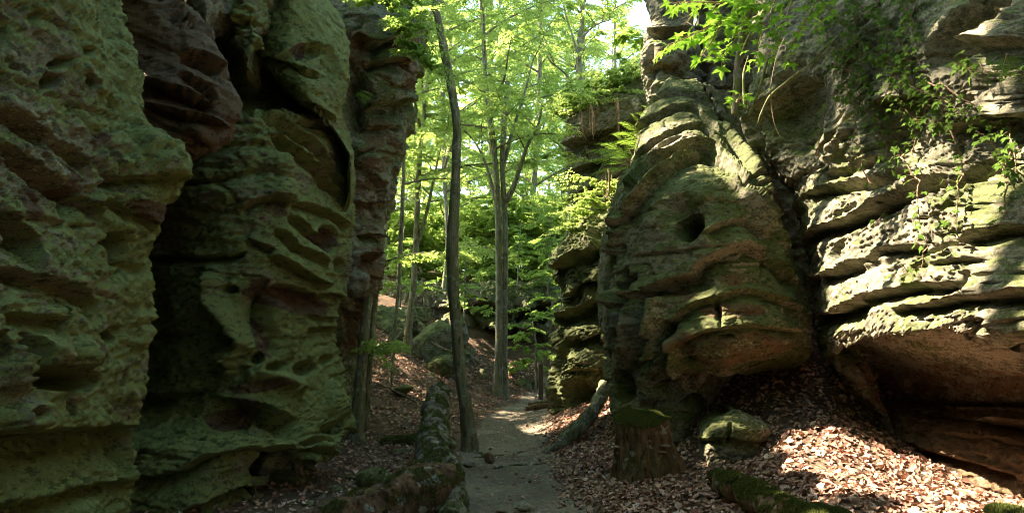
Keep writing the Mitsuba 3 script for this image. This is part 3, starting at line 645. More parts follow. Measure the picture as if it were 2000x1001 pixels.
# ---------------------------------------------------------------- right wall
prof = [(1080, 1850, 1.3), (960, 1790, 1.3), (900, 1735, 1.3), (850, 1700, 1.3), (815, 1690, 1.35), (790, 1672, 1.5), (750, 1650, 1.45), (715, 1630, 1.15), (690, 1617, .70), (668, 1608, .2), (655, 1604, .08), (640, 1601, 0), (600, 1592, -.04), (560, 1588, -.04), (520, 1584, 0), (480, 1572, 0.02),
        (440, 1560, .02), (400, 1555, .02), (365, 1545, .08), (335, 1518, .15), (300, 1492, .18), (250, 1477, .18), (200, 1473, .15), (150, 1476, .1), (100, 1482, .1), (40, 1492, .15), (-40, 1500, .3), (-200, 1510, .3), (-420, 1520, .3)]
rows = []
for y, l, d in prof:
    d0 = d if y < 600 else 0
    X = 3.36 + d
    cols = [(l, 8.75 + d0), (l + 12, 8.45 + d0)]
    for px in (1620, 1700, 1800, 1900, 2000, 2150, 2500, 3200):
        Y = X * FPX / (px - 1000) * 0.985
        p = l + 12 + (px - 1572) * (1 if l <= 1560 else (3200 - l) / (3200 - 1560))
        p = max(px, l + 40 + (px - 1600) * .30) if px < 2000 else px
        Y = X * FPX / (p - 1000) * 0.985
        if px == 1620:
            Y = min(Y, 8.1 + d0)
        cols.append((p, Y))
    rows.append((y, cols))
r1 = Rock(rows, wrap_l=[(0.35, .5), (1.2, .9), (3, .6)], wrap_r=[(0.1, -2.5), (-.2, -7), (.2, -12), (3, -13)], bottom=[(-0.8, 1, 0.3, 0)], top=[(6.3, 1, .4, 0), (7.2, .8, 1.2, 0), (7.3, .05, 1, 0)], step=0.0175, seed=13, coarse_cols=4, coarse_rows=(2, 2))
up = smooth01(3.2, 1.6, r1.p[:, 2]) * .7 + .3
low = smooth01(1.25, 1.5, r1.p[:, 2])
r1.bedding(0.36, 0.06, (0.0, 0.10), seed=132, mask=low).bedding(0.12, 0.035, (0.0, 0.10), seed=133, mask=low * .8 + .2).pocks(0.06, .014, 136, .6).pocks(0.11, .018, 137, .4).roughen(0.09, 0.045, 0.013, 0.008)
r1.cracks(.6, .05, 306, 2.4, .05, .02)
r1.GAIN = 1.05
r1.grooves(.24, .035, .012, (0, .10), 404)
r1.ledge([(1556, 388), (1594, 371), (1656, 357), (1737, 347), (1790, 317)], .08, .18, .12, .09).ledge([(1563, 487), (1583, 454), (1633, 436), (1687, 410), (1762, 378), (1794, 356), (1875, 344)], .10, .24, .13, .12)
r1.ledge([(1610, 352), (1640, 335), (1674, 326), (1720, 304)], .06, .13, .1, .07).ledge([(1680, 508), (1690, 506), (1726, 488), (1775, 483), (1830, 487)], .05, .13, .10, .06).ledge([(1880, 462), (1924, 456), (1965, 446), (2040, 449)], .06, .14, .1, .06)
r1.ledge([(1580, 556), (1581, 552), (1633, 532), (1666, 514), (1690, 509)], .12, .12, .08, .08).ledge([(1664, 592), (1672, 588), (1716, 576), (1752, 570), (1786, 562), (1890, 561)], .05, .15, .10, .06)
r1.ledge([(1740, 608), (1752, 604), (1794, 599), (1853, 584), (1950, 586)], .05, .18, .08, .075).ledge([(1925, 582), (1937, 578), (2000, 575), (2100, 570)], .06, .2, .08, .09).ledge([(1584, 620), (1589, 614), (1625, 612), (1669, 594), (1700, 601)], .07, .26, .08, .13)
r1.ledge([(1607, 702), (1664, 667), (1687, 657), (1729, 646), (1794, 645), (1859, 643), (1892, 655), (1931, 670), (1950, 666), (2000, 679), (2100, 690)], .06, .25, .10, .5, end=.03, wob=.09)
r1.pit(1630, 487, 15, 19, .22).pit(1884, 575, 6, 40, .10, 4).pit(1905, 640, 4, 26, .06).pit(1893, 630, 7, 12, .08).pit(1660, 690, 14, 8, .08).pit(1550, 215, 80, 110, .34, 0, .98, wob=.5).pit(1900, 340, 90, 20, .22, 10, .6)
r1.ridge([(1692, 235), (1660, 280), (1625, 325)], .14, .12).ridge([(1478, 300), (1474, 240), (1500, 190), (1540, 160)], .12, .08).bulge(1700, 275, 36, 46, .10).pit(1750, 260, 40, 60, .2, 0, .8).ledge([(1590, 300), (1640, 250), (1680, 215)], .05, .1, .12, .1)
r1.ledge([(1800, 108), (1860, 100), (1930, 92), (2050, 88)], .22, .05, .2, .12).pit(1910, 40, 120, 55, .55, 0, .5).ledge([(1700, 200), (1760, 190), (1830, 185)], .12, .2, .15, .15).ledge([(1850, 250), (1930, 235), (2050, 220)], .12, .2, .15, .15)
r1.stain(1800, 525, 40, 22, 1.2, 'moss').stain(1600, 690, 30, 40, .5, 'moss')
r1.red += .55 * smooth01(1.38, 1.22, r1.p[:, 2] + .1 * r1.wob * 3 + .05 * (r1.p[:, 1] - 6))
r1.algae(.24, .30, .6)
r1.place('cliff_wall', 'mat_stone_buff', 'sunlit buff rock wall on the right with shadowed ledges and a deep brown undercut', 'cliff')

# low shelf under the overhang
rows = []
for y, dX in [(1010, 0), (975, 0), (940, 0), (905, 0), (870, .02), (848, .06), (832, .16)]:
    cols = []
    for px in (1690, 1704, 1780, 1880, 2000, 2200, 2600):
        X = 4.5 + dX
        yy = y + (px - 1880) * .26 if px < 2200 else y + 83
        cols.append((px, yy, X * FPX / (px - 1000) * .985))
    rows.append(cols)
s1 = Rock([(0, c) for c in rows], wrap_l=[(.4, .3), (1.0, .3)], wrap_r=[(.3, -.8)], bottom=[(-.4, 1, 0, 0)], top=[(('+', .03), .9, .35, .1), (('+', .02), .5, .35, .1)], step=.018, seed=14, coarse_cols=2)
s1.bedding(.16, .10, (0, .10), seed=142).roughen(.07, .05, .012, .004).ledge([(1700, 845), (1760, 862), (1850, 890), (1990, 928)], .08, .16, .08, .06).ledge([(1765, 825), (1770, 850), (1780, 870)], .03, .1, .06, .05)
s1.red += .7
s1.algae(.0, .2, .3)
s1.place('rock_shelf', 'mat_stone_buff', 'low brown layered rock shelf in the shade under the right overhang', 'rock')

# back wall of the cleft between buttress and right wall
rows = [(y, [(1440, 12.6), (1500, 12.2), (1560, 11.9), (1640, 11.8)]) for y in (760, 600, 400, 200, 0, -150)]
b1 = Rock(rows, wrap_l=[(-.6, .8)], wrap_r=[(1.2, .5)], bottom=[(-.5, 1, 0, 0)], top=[(8.3, 1, 0, .4), (8.5, .05, 0, .3)], step=.05, seed=15)
b1.bedding(.5, .14, (0, 0), seed=152).roughen(.2, .1, .03, .006).algae(.3, .4, .4)
b1.place('cleft_rock', 'mat_stone_buff', 'dark rock closing the narrow cleft between buttress and right wall', 'rock')

# pale block at the foot of the buttress, split, with a smaller one under it
rows = [(y, lerp_cols(l, r, [7.95 + d, 7.66 + d, 7.52 + d, 7.56 + d, 7.9 + d], [0, .08, .45, .85, 1.0])) for y, l, r, d in ((905, 1372, 1500, .03), (880, 1370, 1504, .03), (864, 1369, 1505, .03), (856, 1369, 1505, .0), (842, 1372, 1504, .0), (826, 1382, 1490, .08), (812, 1402, 1470, .2), (803, 1425, 1450, .4))]
f1 = Rock(rows, wrap_l=[(.1, .6)], wrap_r=[(0, .6)], bottom=[(-.1, 1, .0, .1)], top=[(('+', .02), .7, 0, .3), (('+', .01), .1, 0, .2)], step=.013, seed=16)
f1.roughen(.03, .025, .009, .004).pit(1424, 845, 5, 26, .07, 4).ledge([(1366, 860), (1420, 856), (1460, 861), (1507, 861)], .015, .05, .08, .05, end=.0).stain(1430, 835, 60, 26, .5, 'moss').algae(.15, .3, .4)
f1.place('split_block', 'mat_stone_buff', 'pale lichen covered block at the foot of the buttress with a dark undercut', 'rock')
rows = [(y, lerp_cols(l, r, [7.86, 7.66, 7.60, 7.8], [0, .12, .8, 1.0])) for y, l, r in ((925, 1398, 1445), (905, 1392, 1434), (888, 1390, 1424), (874, 1392, 1416))]
f2 = Rock(rows, wrap_l=[(.1, .4)], wrap_r=[(0, .4)], bottom=[(-.1, 1.1, 0, 0)], top=[(('+', .01), .6, 0, .15)], step=.014, seed=17)
f2.roughen(.02, .02, .006, .003).algae(.25, .2, .3)
f2.place('prop_stone', 'mat_stone_buff', 'small smooth cream stone propping the pale block near the stump', 'stone')

# unseen wall added behind the viewer to keep sky light out of the gorge
rows = [(0, [(-3.6, -11.0, z), (-1.5, -12.2, z), (.8, -12.4, z), (3.6, -11.2, z)]) for z in (-.5, 2, 5, 8)]
bend = [np.array([p for p in r[1]]) for r in rows]
V = np.array(bend).reshape(-1, 3)
i = np.arange(16).reshape(4, 4)
q = np.stack([i[:-1, :-1], i[1:, :-1], i[1:, 1:], i[:-1, 1:]], -1).reshape(-1, 4)
bm = trimesh.Trimesh(V, np.vstack([q[:, [0, 1, 2]], q[:, [0, 2, 3]]]), process=False)
for _ in range(5):
    bm = bm.subdivide()
v = np.array(bm.vertices)
v[:, 1] += .9 * nfbm(v, .7, 4, 3) + .25 * nfbm(v * [1, 1, 3], 1.5, 3, 4)
v = np.vstack([v, v - [0, 2.5, 0]])
nf = len(bm.faces)
bm = trimesh.Trimesh(v, np.vstack([bm.faces, np.asarray(bm.faces)[:, ::-1] + len(v) // 2]), process=False)
put('cliff_wall', bm, 'mat_stone_green', 'rock wall added behind the viewer to close off sky light', 'cliff', uv=np.full((len(v), 2), .3) * [1, 0])
# ---------------------------------------------------------------- the ground
G = [(990, 1000, 6.6), (900, 1000, 6.6), (1100, 990, 6.7), (985, 930, 8.2), (985, 880, 9.9), (1000, 830, 12.3), (1040, 785, 16.4), (1060, 768, 18.5), (1010, 800, 14.6),
     (1250, 945, 7.8), (1180, 930, 8.1), (1130, 870, 10.2), (1400, 925, 7.7), (1450, 905, 7.75), (1450, 1000, 5.9), (1300, 1000, 6.2), (1700, 900, 7.0), (1600, 1000, 5.4), (1800, 1000, 5.2), (1950, 975, 5.7), (1700, 850, 8.7), (1800, 900, 7.65), (1900, 945, 6.8), (2000, 995, 6.2), (1600, 660, 9.2), (1585, 560, 10.2), (1540, 780, 8.1), (1660, 800, 7.2), (1560, 850, 7.4),
     (700, 868, 10.5), (660, 900, 9.0), (620, 960, 7.3), (600, 1000, 6.5), (800, 845, 11.4), (760, 800, 12.8), (760, 740, 14.6), (790, 700, 16.6), (720, 640, 17.2), (880, 735, 17.0), (930, 765, 16.8), (850, 790, 13.6), (900, 850, 11.2), (975, 782, 17.0), (740, 690, 15.6), (690, 760, 13.0)]
gp = np.array([at(*g) for g in G])
extra = np.array([(-3, 2, -.15), (0, 2, -.12), (3, 2, .25), (0, 0, -.15), (-4, 6, .1), (-5, 12, .6), (-6, 17, 2.2), (5, 5, .05), (4.6, 6, .12), (4.8, 7.4, .2), (6.5, 6, .2), (5.5, 9, 1.2), (4, 14, 1.2), (0, -5, -.1), (0, 20.5, 1.0), (3, 20.5, 1.2), (-4, 20, 2.2), (-8, 22, 3.4),
                  (0, 24.5, 3.3), (4, 24, 3.4), (-5, 24, 3.4), (0, 32, 4.1), (10, 32, 4.5), (-12, 32, 4.6), (0, 45, 5.4), (-20, 40, 6.5), (22, 40, 6.5), (0, 70, 7), (-50, 60, 8), (50, 60, 8), (0, 110, 8), (-80, 110, 9), (80, 110, 9), (-60, 0, 1), (60, 0, 1), (0, -60, 0), (-60, -60, 0), (60, -60, 0), (10, 20, 2.5)])
gp = np.vstack([gp, extra])
rbf = RBFInterpolator(gp[:, :2], gp[:, 2], kernel='linear', smoothing=0.12, neighbors=28)


def axis(lo, hi, step, far):
    a = np.arange(lo, hi + 1e-6, step)
    grow = [far * (k / 14.0) ** 2.2 for k in range(1, 15)]
    return np.concatenate([[lo - g for g in reversed(grow)], a, [hi + g for g in grow]])


gx, gy = axis(-5.0, 5.5, 0.06, 160), axis(4.0, 22, 0.08, 160)
GX, GY = np.meshgrid(gx, gy)
coarse_x, coarse_y = np.linspace(gx[0], gx[-1], 40), np.linspace(gy[0], gy[-1], 40)
cx_, cy_ = axis(-7, 7, 0.25, 160), axis(2, 27, 0.25, 160)
CX, CY = np.meshgrid(cx_, cy_)
from scipy.interpolate import RegularGridInterpolator
cz = rbf(np.stack([CX.ravel(), CY.ravel()], 1)).reshape(CX.shape)
cz = gaussian_filter(cz, 1.1, mode='nearest')
ground_base = RegularGridInterpolator((cy_, cx_), cz, bounds_error=False, fill_value=None)
mid_pts = np.array([(0.02, 2.0), (0.0, 6.6), (-.06, 8.0), (-.10, 9.4), (-.08, 11), (.12, 13), (.42, 15.5), (.78, 17.6), (1.2, 19.4)])
half_w = np.array([.95, .90, .78, .72, .78, .78, .68, .6, .55])
path_x = PchipInterpolator(mid_pts[:, 1], mid_pts[:, 0], extrapolate=True)
path_w = PchipInterpolator(mid_pts[:, 1], half_w, extrapolate=True)


def path_d(x, y):
    """Signed distance to the path's edge: below zero on the path."""
    yc = np.clip(y, 2, 19.4)
    d = np.abs(x - path_x(yc)) - path_w(yc)
    return np.where((y > 19.6), 9.0, d)


def ground_z(x, y):
    x, y = np.asarray(x, float), np.asarray(y, float)
    z = ground_base(np.stack([y.ravel(), x.ravel()], 1)).reshape(x.shape)
    p = np.stack([x, y, 0 * x], -1)
    near = smooth01(60, 20, np.abs(y)) * smooth01(20, 8, np.abs(x))
    off = smooth01(-.1, .5, path_d(x, y))
    z = z + near * ((0.03 + .13 * off) * nfbm(p, 1.1, 3, 7) + (.012 + .05 * off) * nfbm(p, 5.0, 3, 8) + .012 * nfbm(p, 22.0, 2, 9))
    z = z - .05 * smooth01(.25, -.25, path_d(x, y))
    # low earth steps across the path, worn over buried roots
    for yy, xx, hgt in ((9.55, .05, .07), (10.0, .5, .05), (8.9, -.3, .03)):
        z = z + hgt * np.exp(-((y - yy - .25 * (x - xx) + .12 * np.sin(x * 3)) / .10) ** 2) * np.exp(-((x - xx) / .55) ** 2)
    return z


GZ = ground_z(GX, GY)
vi = np.arange(GX.size).reshape(GX.shape)
q = np.stack([vi[:-1, :-1], vi[:-1, 1:], vi[1:, 1:], vi[1:, :-1]], -1).reshape(-1, 4)
gm = trimesh.Trimesh(np.stack([GX, GY, GZ], -1).reshape(-1, 3), np.vstack([q[:, [0, 1, 2]], q[:, [0, 2, 3]]]), process=False)
put('forest_floor', gm, 'mat_soil', 'brown forest floor between the cliffs', kind='structure')
# the trodden path: its own sheet a few millimetres above, with a ragged edge
py_ = np.arange(2.6, 19.4, .04)
us = np.linspace(-1, 1, 45)
PX = path_x(py_)[:, None] + us[None] * (path_w(py_) * (1.0 + .0))[:, None]
PY = np.repeat(py_[:, None], len(us), 1)
edge_n = nfbm(np.stack([PX * 0 + np.sign(us)[None], PY, 0 * PX], -1), 2.2, 3, 17)
PX = PX + us[None] ** 3 * edge_n * .5
PZ = ground_z(PX, PY) + .006 - .05 * np.abs(us[None]) ** 10
PZ = PZ + .010 * nfbm(np.stack([PX, PY, 0 * PX], -1), 9.0, 3, 19)
vi = np.arange(PX.size).reshape(PX.shape)
q = np.stack([vi[:-1, :-1], vi[:-1, 1:], vi[1:, 1:], vi[1:, :-1]], -1).reshape(-1, 4)
put('path', trimesh.Trimesh(np.stack([PX, PY, PZ], -1).reshape(-1, 3), np.vstack([q[:, [0, 1, 2]], q[:, [0, 2, 3]]]), process=False), 'mat_path', 'trodden earth path winding up the valley', kind='structure')

# the high ground on both sides that the cliffs hold up
def hillside(x_of, ys, zs, sgn, label):
    Y = np.arange(ys[0], ys[1] + .1, .8)
    s_ = np.array([0, .02, .5, 1.5, 3, 6, 12, 25, 50])
    X = np.array([x_of(y) for y in Y])[:, None] + sgn * s_[None]
    Z = np.interp(Y, [p[0] for p in zs], [p[1] for p in zs])[:, None] + .12 * s_[None] ** .8
    Z[:, 0] = -.5
    P = np.stack([X, np.repeat(Y[:, None], len(s_), 1), Z], -1)
    P[..., 2] += .35 * nfbm(P, .4, 3, 21) * (s_ > .01)
    i = np.arange(P.shape[0] * P.shape[1]).reshape(P.shape[:2])
    q = np.stack([i[:-1, :-1], i[:-1, 1:], i[1:, 1:], i[1:, :-1]], -1).reshape(-1, 4)
    put('hillside', trimesh.Trimesh(P.reshape(-1, 3), np.vstack([q[:, [0, 1, 2]], q[:, [0, 2, 3]]]), process=False), 'mat_soil', label, kind='structure')


hillside(lambda y: -4.4 if y < 10 else -4.9, (-14, 15.2), [(-14, 4.5), (0, 5.6), (5, 5.6), (9, 5.4), (12, 7.0), (15.2, 6.2)], -1, 'wooded high ground above the left cliff')
hillside(lambda y: 5.6 if y < 11 else 6.2, (-14, 17), [(-14, 4.5), (0, 6), (8, 6.5), (12, 6.3), (17, 5)], 1, 'wooded high ground above the right cliff')
# ---------------------------------------------------------------- trees: tapered trunks, boughs, and leaves spread on twigs
def tube(points, radii, sides=10, bark=0.0, seed=0, step=None, cap=True, freq=9.0, flute=0.0):
    pts, rad = np.asarray(points, float), np.asarray(radii, float)
    s = np.concatenate([[0], np.cumsum(np.linalg.norm(np.diff(pts, axis=0), axis=1))])
    if step:
        q = np.linspace(0, s[-1], max(3, int(s[-1] / step)))
        if len(pts) > 2:
            pts = PchipInterpolator(s, pts, axis=0)(q)
        else:
            pts = pts[0] + (pts[1] - pts[0]) * (q / s[-1])[:, None]
        rad = np.interp(q, s, rad)
    t = np.gradient(pts, axis=0)
    t /= np.linalg.norm(t, axis=1, keepdims=True) + 1e-12
    ref = np.array([0, 0, 1.0]) if abs(t[:, 2]).mean() < 0.85 else np.array([1.0, 0, 0])
    a = np.cross(t, ref)
    a /= np.linalg.norm(a, axis=1, keepdims=True) + 1e-12
    b = np.cross(t, a)
    ang = np.arange(sides) * 2 * np.pi / sides
    ring = np.cos(ang)[None, :, None] * a[:, None] + np.sin(ang)[None, :, None] * b[:, None]
    r = np.broadcast_to(rad[:, None], ring.shape[:2]).copy()
    base = pts[:, None] + rad[:, None, None] * ring
    if bark:
        r = r + bark * 2 * nfbm(base * [1, 1, .45], freq, 3, seed) + .4 * bark * nfbm(base, 3 * freq, 2, seed + 3)
    if flute:
        r = r * (1 + flute * np.sin(ang * 5 + seed)[None] * np.linspace(1, 0, len(pts))[:, None] ** 2)
    v = (pts[:, None] + np.maximum(r, rad[:, None] * .2)[..., None] * ring).reshape(-1, 3)
    n = len(pts)
    i, j = np.meshgrid(np.arange(n - 1), np.arange(sides), indexing='ij')
    q = np.stack([i * sides + j, i * sides + (j + 1) % sides, (i + 1) * sides + (j + 1) % sides, (i + 1) * sides + j], -1).reshape(-1, 4)
    f = np.vstack([q[:, [0, 1, 2]], q[:, [0, 2, 3]]])
    if cap:
        k = len(v)
        v = np.vstack([v, pts[0], pts[-1] + t[-1] * rad[-1] * .3])
        j = np.arange(sides)
        f = np.vstack([f, np.stack([(j + 1) % sides, j, j * 0 + k], 1), np.stack([(n - 1) * sides + j, (n - 1) * sides + (j + 1) % sides, j * 0 + k + 1], 1)])
    return v, f


def join(parts):
    V, F, o = [], [], 0
    for v, f in parts:
        V.append(v)
        F.append(np.asarray(f) + o)
        o += len(v)
    return trimesh.Trimesh(np.vstack(V), np.vstack(F), process=False)


def unit(v):
    return v / (np.linalg.norm(v, axis=-1, keepdims=True) + 1e-12)


def leaf_mesh(pos, d, n, size, wide=0.62, fold=0.12):
    """Beech leaves: two faces folded along the midrib."""
    pos, d, n = np.asarray(pos), unit(np.asarray(d)), np.asarray(n)
    n = unit(n - d * np.einsum('ij,ij->i', d, n)[:, None])
    s = np.cross(n, d)
    size = np.broadcast_to(size, (len(pos),))[:, None]
    mid = pos + d * size * .45
    a, b = mid + s * size * wide * .5 + n * size * fold, mid - s * size * wide * .5 + n * size * fold
    tip = pos + d * size - n * size * .06
    v = np.stack([pos, a, tip, b], 1).reshape(-1, 3)
    k = np.arange(len(pos))[:, None] * 4
    f = np.vstack([k + [0, 2, 1], k + [0, 3, 2]])
    return v, f


def make_sprays():
    out = []
    for k in range(8):
        rng = np.random.default_rng(900 + k)
        P, D = [], []
        for i, x in enumerate(np.arange(.06, 1.0, .105)):
            sd = 1 if i % 2 else -1
            w = sd * rng.uniform(.7, 1.0)
            L = (.50 - .36 * x) * rng.uniform(.8, 1.2)
            m = max(2, int(L / .075))
            for j in range(m):
                q = (j + .6) / m * L
                P.append((x + math.cos(w) * q, math.sin(w) * q, -.25 * x * x * .4 - .1 * q + rng.normal(0, .02)))
                v = w + (.8 if j % 2 else -.8)
                D.append((math.cos(v), math.sin(v), rng.normal(-.1, .2)))
            P.append((x, 0, -.1 * x * x))
            D.append((math.cos(-w), math.sin(-w), rng.normal(-.1, .2)))
        out.append((np.array(P), np.array(D)))
    return out


SPRAYS = make_sprays()


class Crown:
    def __init__(self):
        self.tubes, self.pos, self.dir, self.nrm, self.size = [], [], [], [], []

    def twig(self, a, d, length, rng, leaf, gap, flat=0.55):
        """A flat spray: leaves on side twigs left and right of the twig."""
        k = SPRAYS[rng.integers(len(SPRAYS))]
        keep = rng.random(len(k[0])) < min(1.0, .055 / gap)
        d = unit(d)
        lat = unit(np.cross([0, 0, 1.0], d)) * rng.choice([-1, 1])
        up = np.cross(d, lat)
        if up[2] < 0:
            up = -up
        tilt = rng.normal(0, .42)
        lat, up = lat * math.cos(tilt) + up * math.sin(tilt), up * math.cos(tilt) - lat * math.sin(tilt)
        M = np.stack([d, lat, up])
        p = k[0][keep] * [length, length, length]
        self.pos.append(a + p @ M)
        self.dir.append(k[1][keep] @ M - [0, 0, .10])
        n = keep.sum()
        self.nrm.append(up + rng.normal(0, flat, (n, 3)))
        self.size.append(leaf * rng.uniform(.65, 1.15, n))

    def bough(self, a, az, elev, L, rng, r0=.03, leaf=.09, gap=.055, twigs=.26, bare=.2, sides=5, bend=-.5):
        n = 7
        p, pts = np.array(a, float), [np.array(a, float)]
        for k in range(n):
            e = elev + bend * (k / n)
            az += rng.normal(0, .12)
            d = np.array([math.cos(az) * math.cos(e), math.sin(az) * math.cos(e), math.sin(e)])
            p = p + d * L / n
            pts.append(p)
        pts = np.array(pts)
        self.tubes.append(tube(pts, np.linspace(r0, r0 * .2, len(pts)), sides, cap=False))
        s = np.linspace(0, 1, len(pts))
        for q in np.arange(bare, 1.0, twigs / L):
            c = np.array([np.interp(q, s, pts[:, k]) for k in range(3)])
            d = np.array([math.cos(az), math.sin(az), 0])
            for sd in (1, -1):
                w = sd * rng.uniform(.6, 1.15)
                dd = np.array([d[0] * math.cos(w) - d[1] * math.sin(w), d[0] * math.sin(w) + d[1] * math.cos(w), rng.normal(0.0, .38)])
                tl = rng.uniform(.35, .95) * (1.05 - .55 * q) * min(1.0, L / 2.2)
                self.twig(c, dd, tl, rng, leaf, gap)
        self.twig(pts[-1], np.array([math.cos(az), math.sin(az), -.1]), .4, rng, leaf, gap)
        return pts

    def build(self, tree, mat_leaf, mat_bark, extra=()):
        if self.tubes or extra:
            put('branch', join(self.tubes + list(extra)), mat_bark, parent=tree)
        v, f = leaf_mesh(np.vstack(self.pos), np.vstack(self.dir), np.vstack(self.nrm), np.concatenate(self.size))
        self.count = len(v) // 4
        put('crown', trimesh.Trimesh(v, f, process=False), mat_leaf, parent=tree, smooth=False)


def trunk_px(pts):
    """(px, py, Y, width in photograph pixels) -> points, radii"""
    P = np.array([at(a, b, c) for a, b, c, w in pts])
    R = np.array([w / 2 * ((p - EYE) @ FWD) / FPX for p, (a, b, c, w) in zip(P, pts)])
    return P, R


def flare(P, R, drop=.25, grow=1.5):
    """Adds the root flare below the lowest visible point."""
    a = P[0] - [0, 0, drop]
    return np.vstack([a, P[0] + [0, 0, .02], P[0] + (P[1] - P[0]) * .25, P[1:]]), np.concatenate([[R[0] * grow * 1.15], [R[0] * grow], [R[0] * 1.08], R[1:]])


def on_trunk(P, z):
    return np.array([np.interp(z, P[:, 2], P[:, k]) for k in range(3)])


def extend(P, R, top, r=.05, lean=(0, 0)):
    a = P[-1]
    d = P[-1] - P[-2]
    d = d / d[2]
    out, rr = [P], [R]
    for t in (.33, .66, 1.0):
        z = (top - a[2]) * t
        out.append((a + [lean[0] * t + d[0] * z * .4, lean[1] * t + d[1] * z * .4, z])[None])
        rr.append([R[-1] * (1 - t) + r * t])
    return np.vstack(out), np.concatenate(rr)


def big_tree(label, cat, P, R, top, seed, mat, leafmat, boughs=26, z0=5.0, L=(2.2, 4.2), leaf=.095, lean=(0, 0), gap=.06, name='beech_tree', more=(), keep=None, sides=14, group=None, twigs=.30):
    t = thing(name, label, cat, group)
    P, R = extend(P, R, top, lean=lean)
    rng = np.random.default_rng(seed)
    put('trunk', join([tube(P, R, sides, bark=min(.018, R[0] * .09), seed=seed, step=.10, flute=.10)]), mat, parent=t)
    c = Crown()
    for mp, mr in more:                                             # limbs the photograph shows
        put('limb', join([tube(mp, mr, 10, bark=min(.012, mr[0] * .1), seed=seed + 1, step=.12)]), mat, parent=t)
        for q in (.55, .75, .9, 1.0):
            k = np.array([np.interp(q, np.linspace(0, 1, len(mp)), np.asarray(mp)[:, j]) for j in range(3)])
            c.bough(k, rng.uniform(0, 6.28), rng.uniform(.1, .9), rng.uniform(1.2, 2.4), rng, .02, leaf, gap, twigs)
    for k in range(boughs):
        z = z0 + (top - z0) * ((k + rng.uniform(0, 1)) / boughs) ** .9
        f = (z - z0) / (top - z0)
        az = k * 2.399 + rng.normal(0, .3)
        ln = rng.uniform(*L) * (1.05 - .55 * f)
        if keep is not None and not keep(on_trunk(P, z), az, ln):
            continue
        c.bough(on_trunk(P, z), az, rng.uniform(.25, .75) + .3 * f, ln, rng, max(.012, .016 * ln), leaf, gap, twigs)
    c.build(t, leafmat, mat)
    return t, c.count


LEAVES = 0
# the slender leaning trunk beside the path
P, R = trunk_px([(918, 866, 10.35, 28), (911, 800, 10.35, 25), (901, 740, 10.4, 23), (893, 650, 10.45, 22), (886, 560, 10.5, 23), (884, 480, 10.55, 25), (887, 420, 10.6, 22), (891, 340, 10.65, 18), (893, 260, 10.7, 17), (885, 190, 10.8, 17), (870, 110, 10.9, 16), (852, 20, 11.0, 14), (840, -60, 11.1, 13)])
P, R = flare(P, R, .2, 1.25)
big_tree('slender bent tree with one bare mossy trunk standing at the left edge of the path', 'tree', P, R, 13.0, 201, 'mat_bark_mossy', 'mat_leaf_beech', 10, 10.2, (1.6, 3.0), lean=(-.6, .4), sides=18)
# twin trunk in the middle of the view
P, R = trunk_px([(973, 778, 16.9, 20), (974, 700, 16.9, 15), (975, 600, 16.95, 13), (974, 500, 17.0, 12), (972, 400, 17.0, 12), (966, 300, 17.1, 11), (958, 240, 17.2, 13), (948, 150, 17.4, 9)])
Q, S = trunk_px([(984, 778, 17.0, 17), (985, 700, 17.0, 13), (986, 600, 17.05, 11), (987, 500, 17.05, 11), (985, 400, 17.1, 12), (981, 320, 17.1, 10), (985, 240, 17.2, 12), (992, 160, 17.3, 9)])
l1 = trunk_px([(986, 395, 17.1, 13), (1003, 365, 17.0, 11), (1016, 325, 16.9, 9), (1030, 285, 16.8, 7), (1052, 240, 16.6, 5), (1060, 190, 16.5, 3)])
l2 = trunk_px([(972, 420, 17.0, 9), (955, 340, 17.3, 6), (935, 290, 17.6, 4), (915, 262, 17.9, 2)])
l3 = trunk_px([(982, 330, 17.1, 9), (1000, 260, 17.4, 7), (1022, 190, 17.8, 5), (1040, 120, 18.2, 3)])
P, R = flare(P, R, .25, 1.5)
Q, S = flare(Q, S, .25, 1.5)
big_tree('tall grey beech with two trunks grown together, sunlit, at the end of the path', 'tree', P, R, 15.0, 202, 'mat_bark_grey', 'mat_leaf_beech', 26, 5.8, (2.0, 3.8), sides=16, more=[(Q, S), l1, l2, l3])
# trunks against the foot of the far left pillar
P, R = trunk_px([(694, 862, 10.55, 26), (700, 780, 10.6, 23), (707, 700, 10.7, 20), (714, 620, 10.85, 18), (722, 560, 11.0, 17), (738, 470, 11.4, 16), (752, 380, 11.9, 15), (768, 250, 12.4, 13)])
Q, S = trunk_px([(713, 800, 11.2, 15), (721, 720, 11.25, 13), (728, 640, 11.3, 12), (735, 560, 11.45, 11), (751, 450, 11.9, 10)])
P, R = flare(P, R, .25, 1.45)
Q, S = flare(Q, S, .3, 1.3)
big_tree('thick mossy leaning trunk with a thinner twin, pressed against the ochre pillar', 'tree', P, R, 14.0, 203, 'mat_bark_mossy', 'mat_leaf_beech', 14, 12.3, (1.6, 2.8), lean=(.2, 1.6), more=[(Q, S)], sides=18)
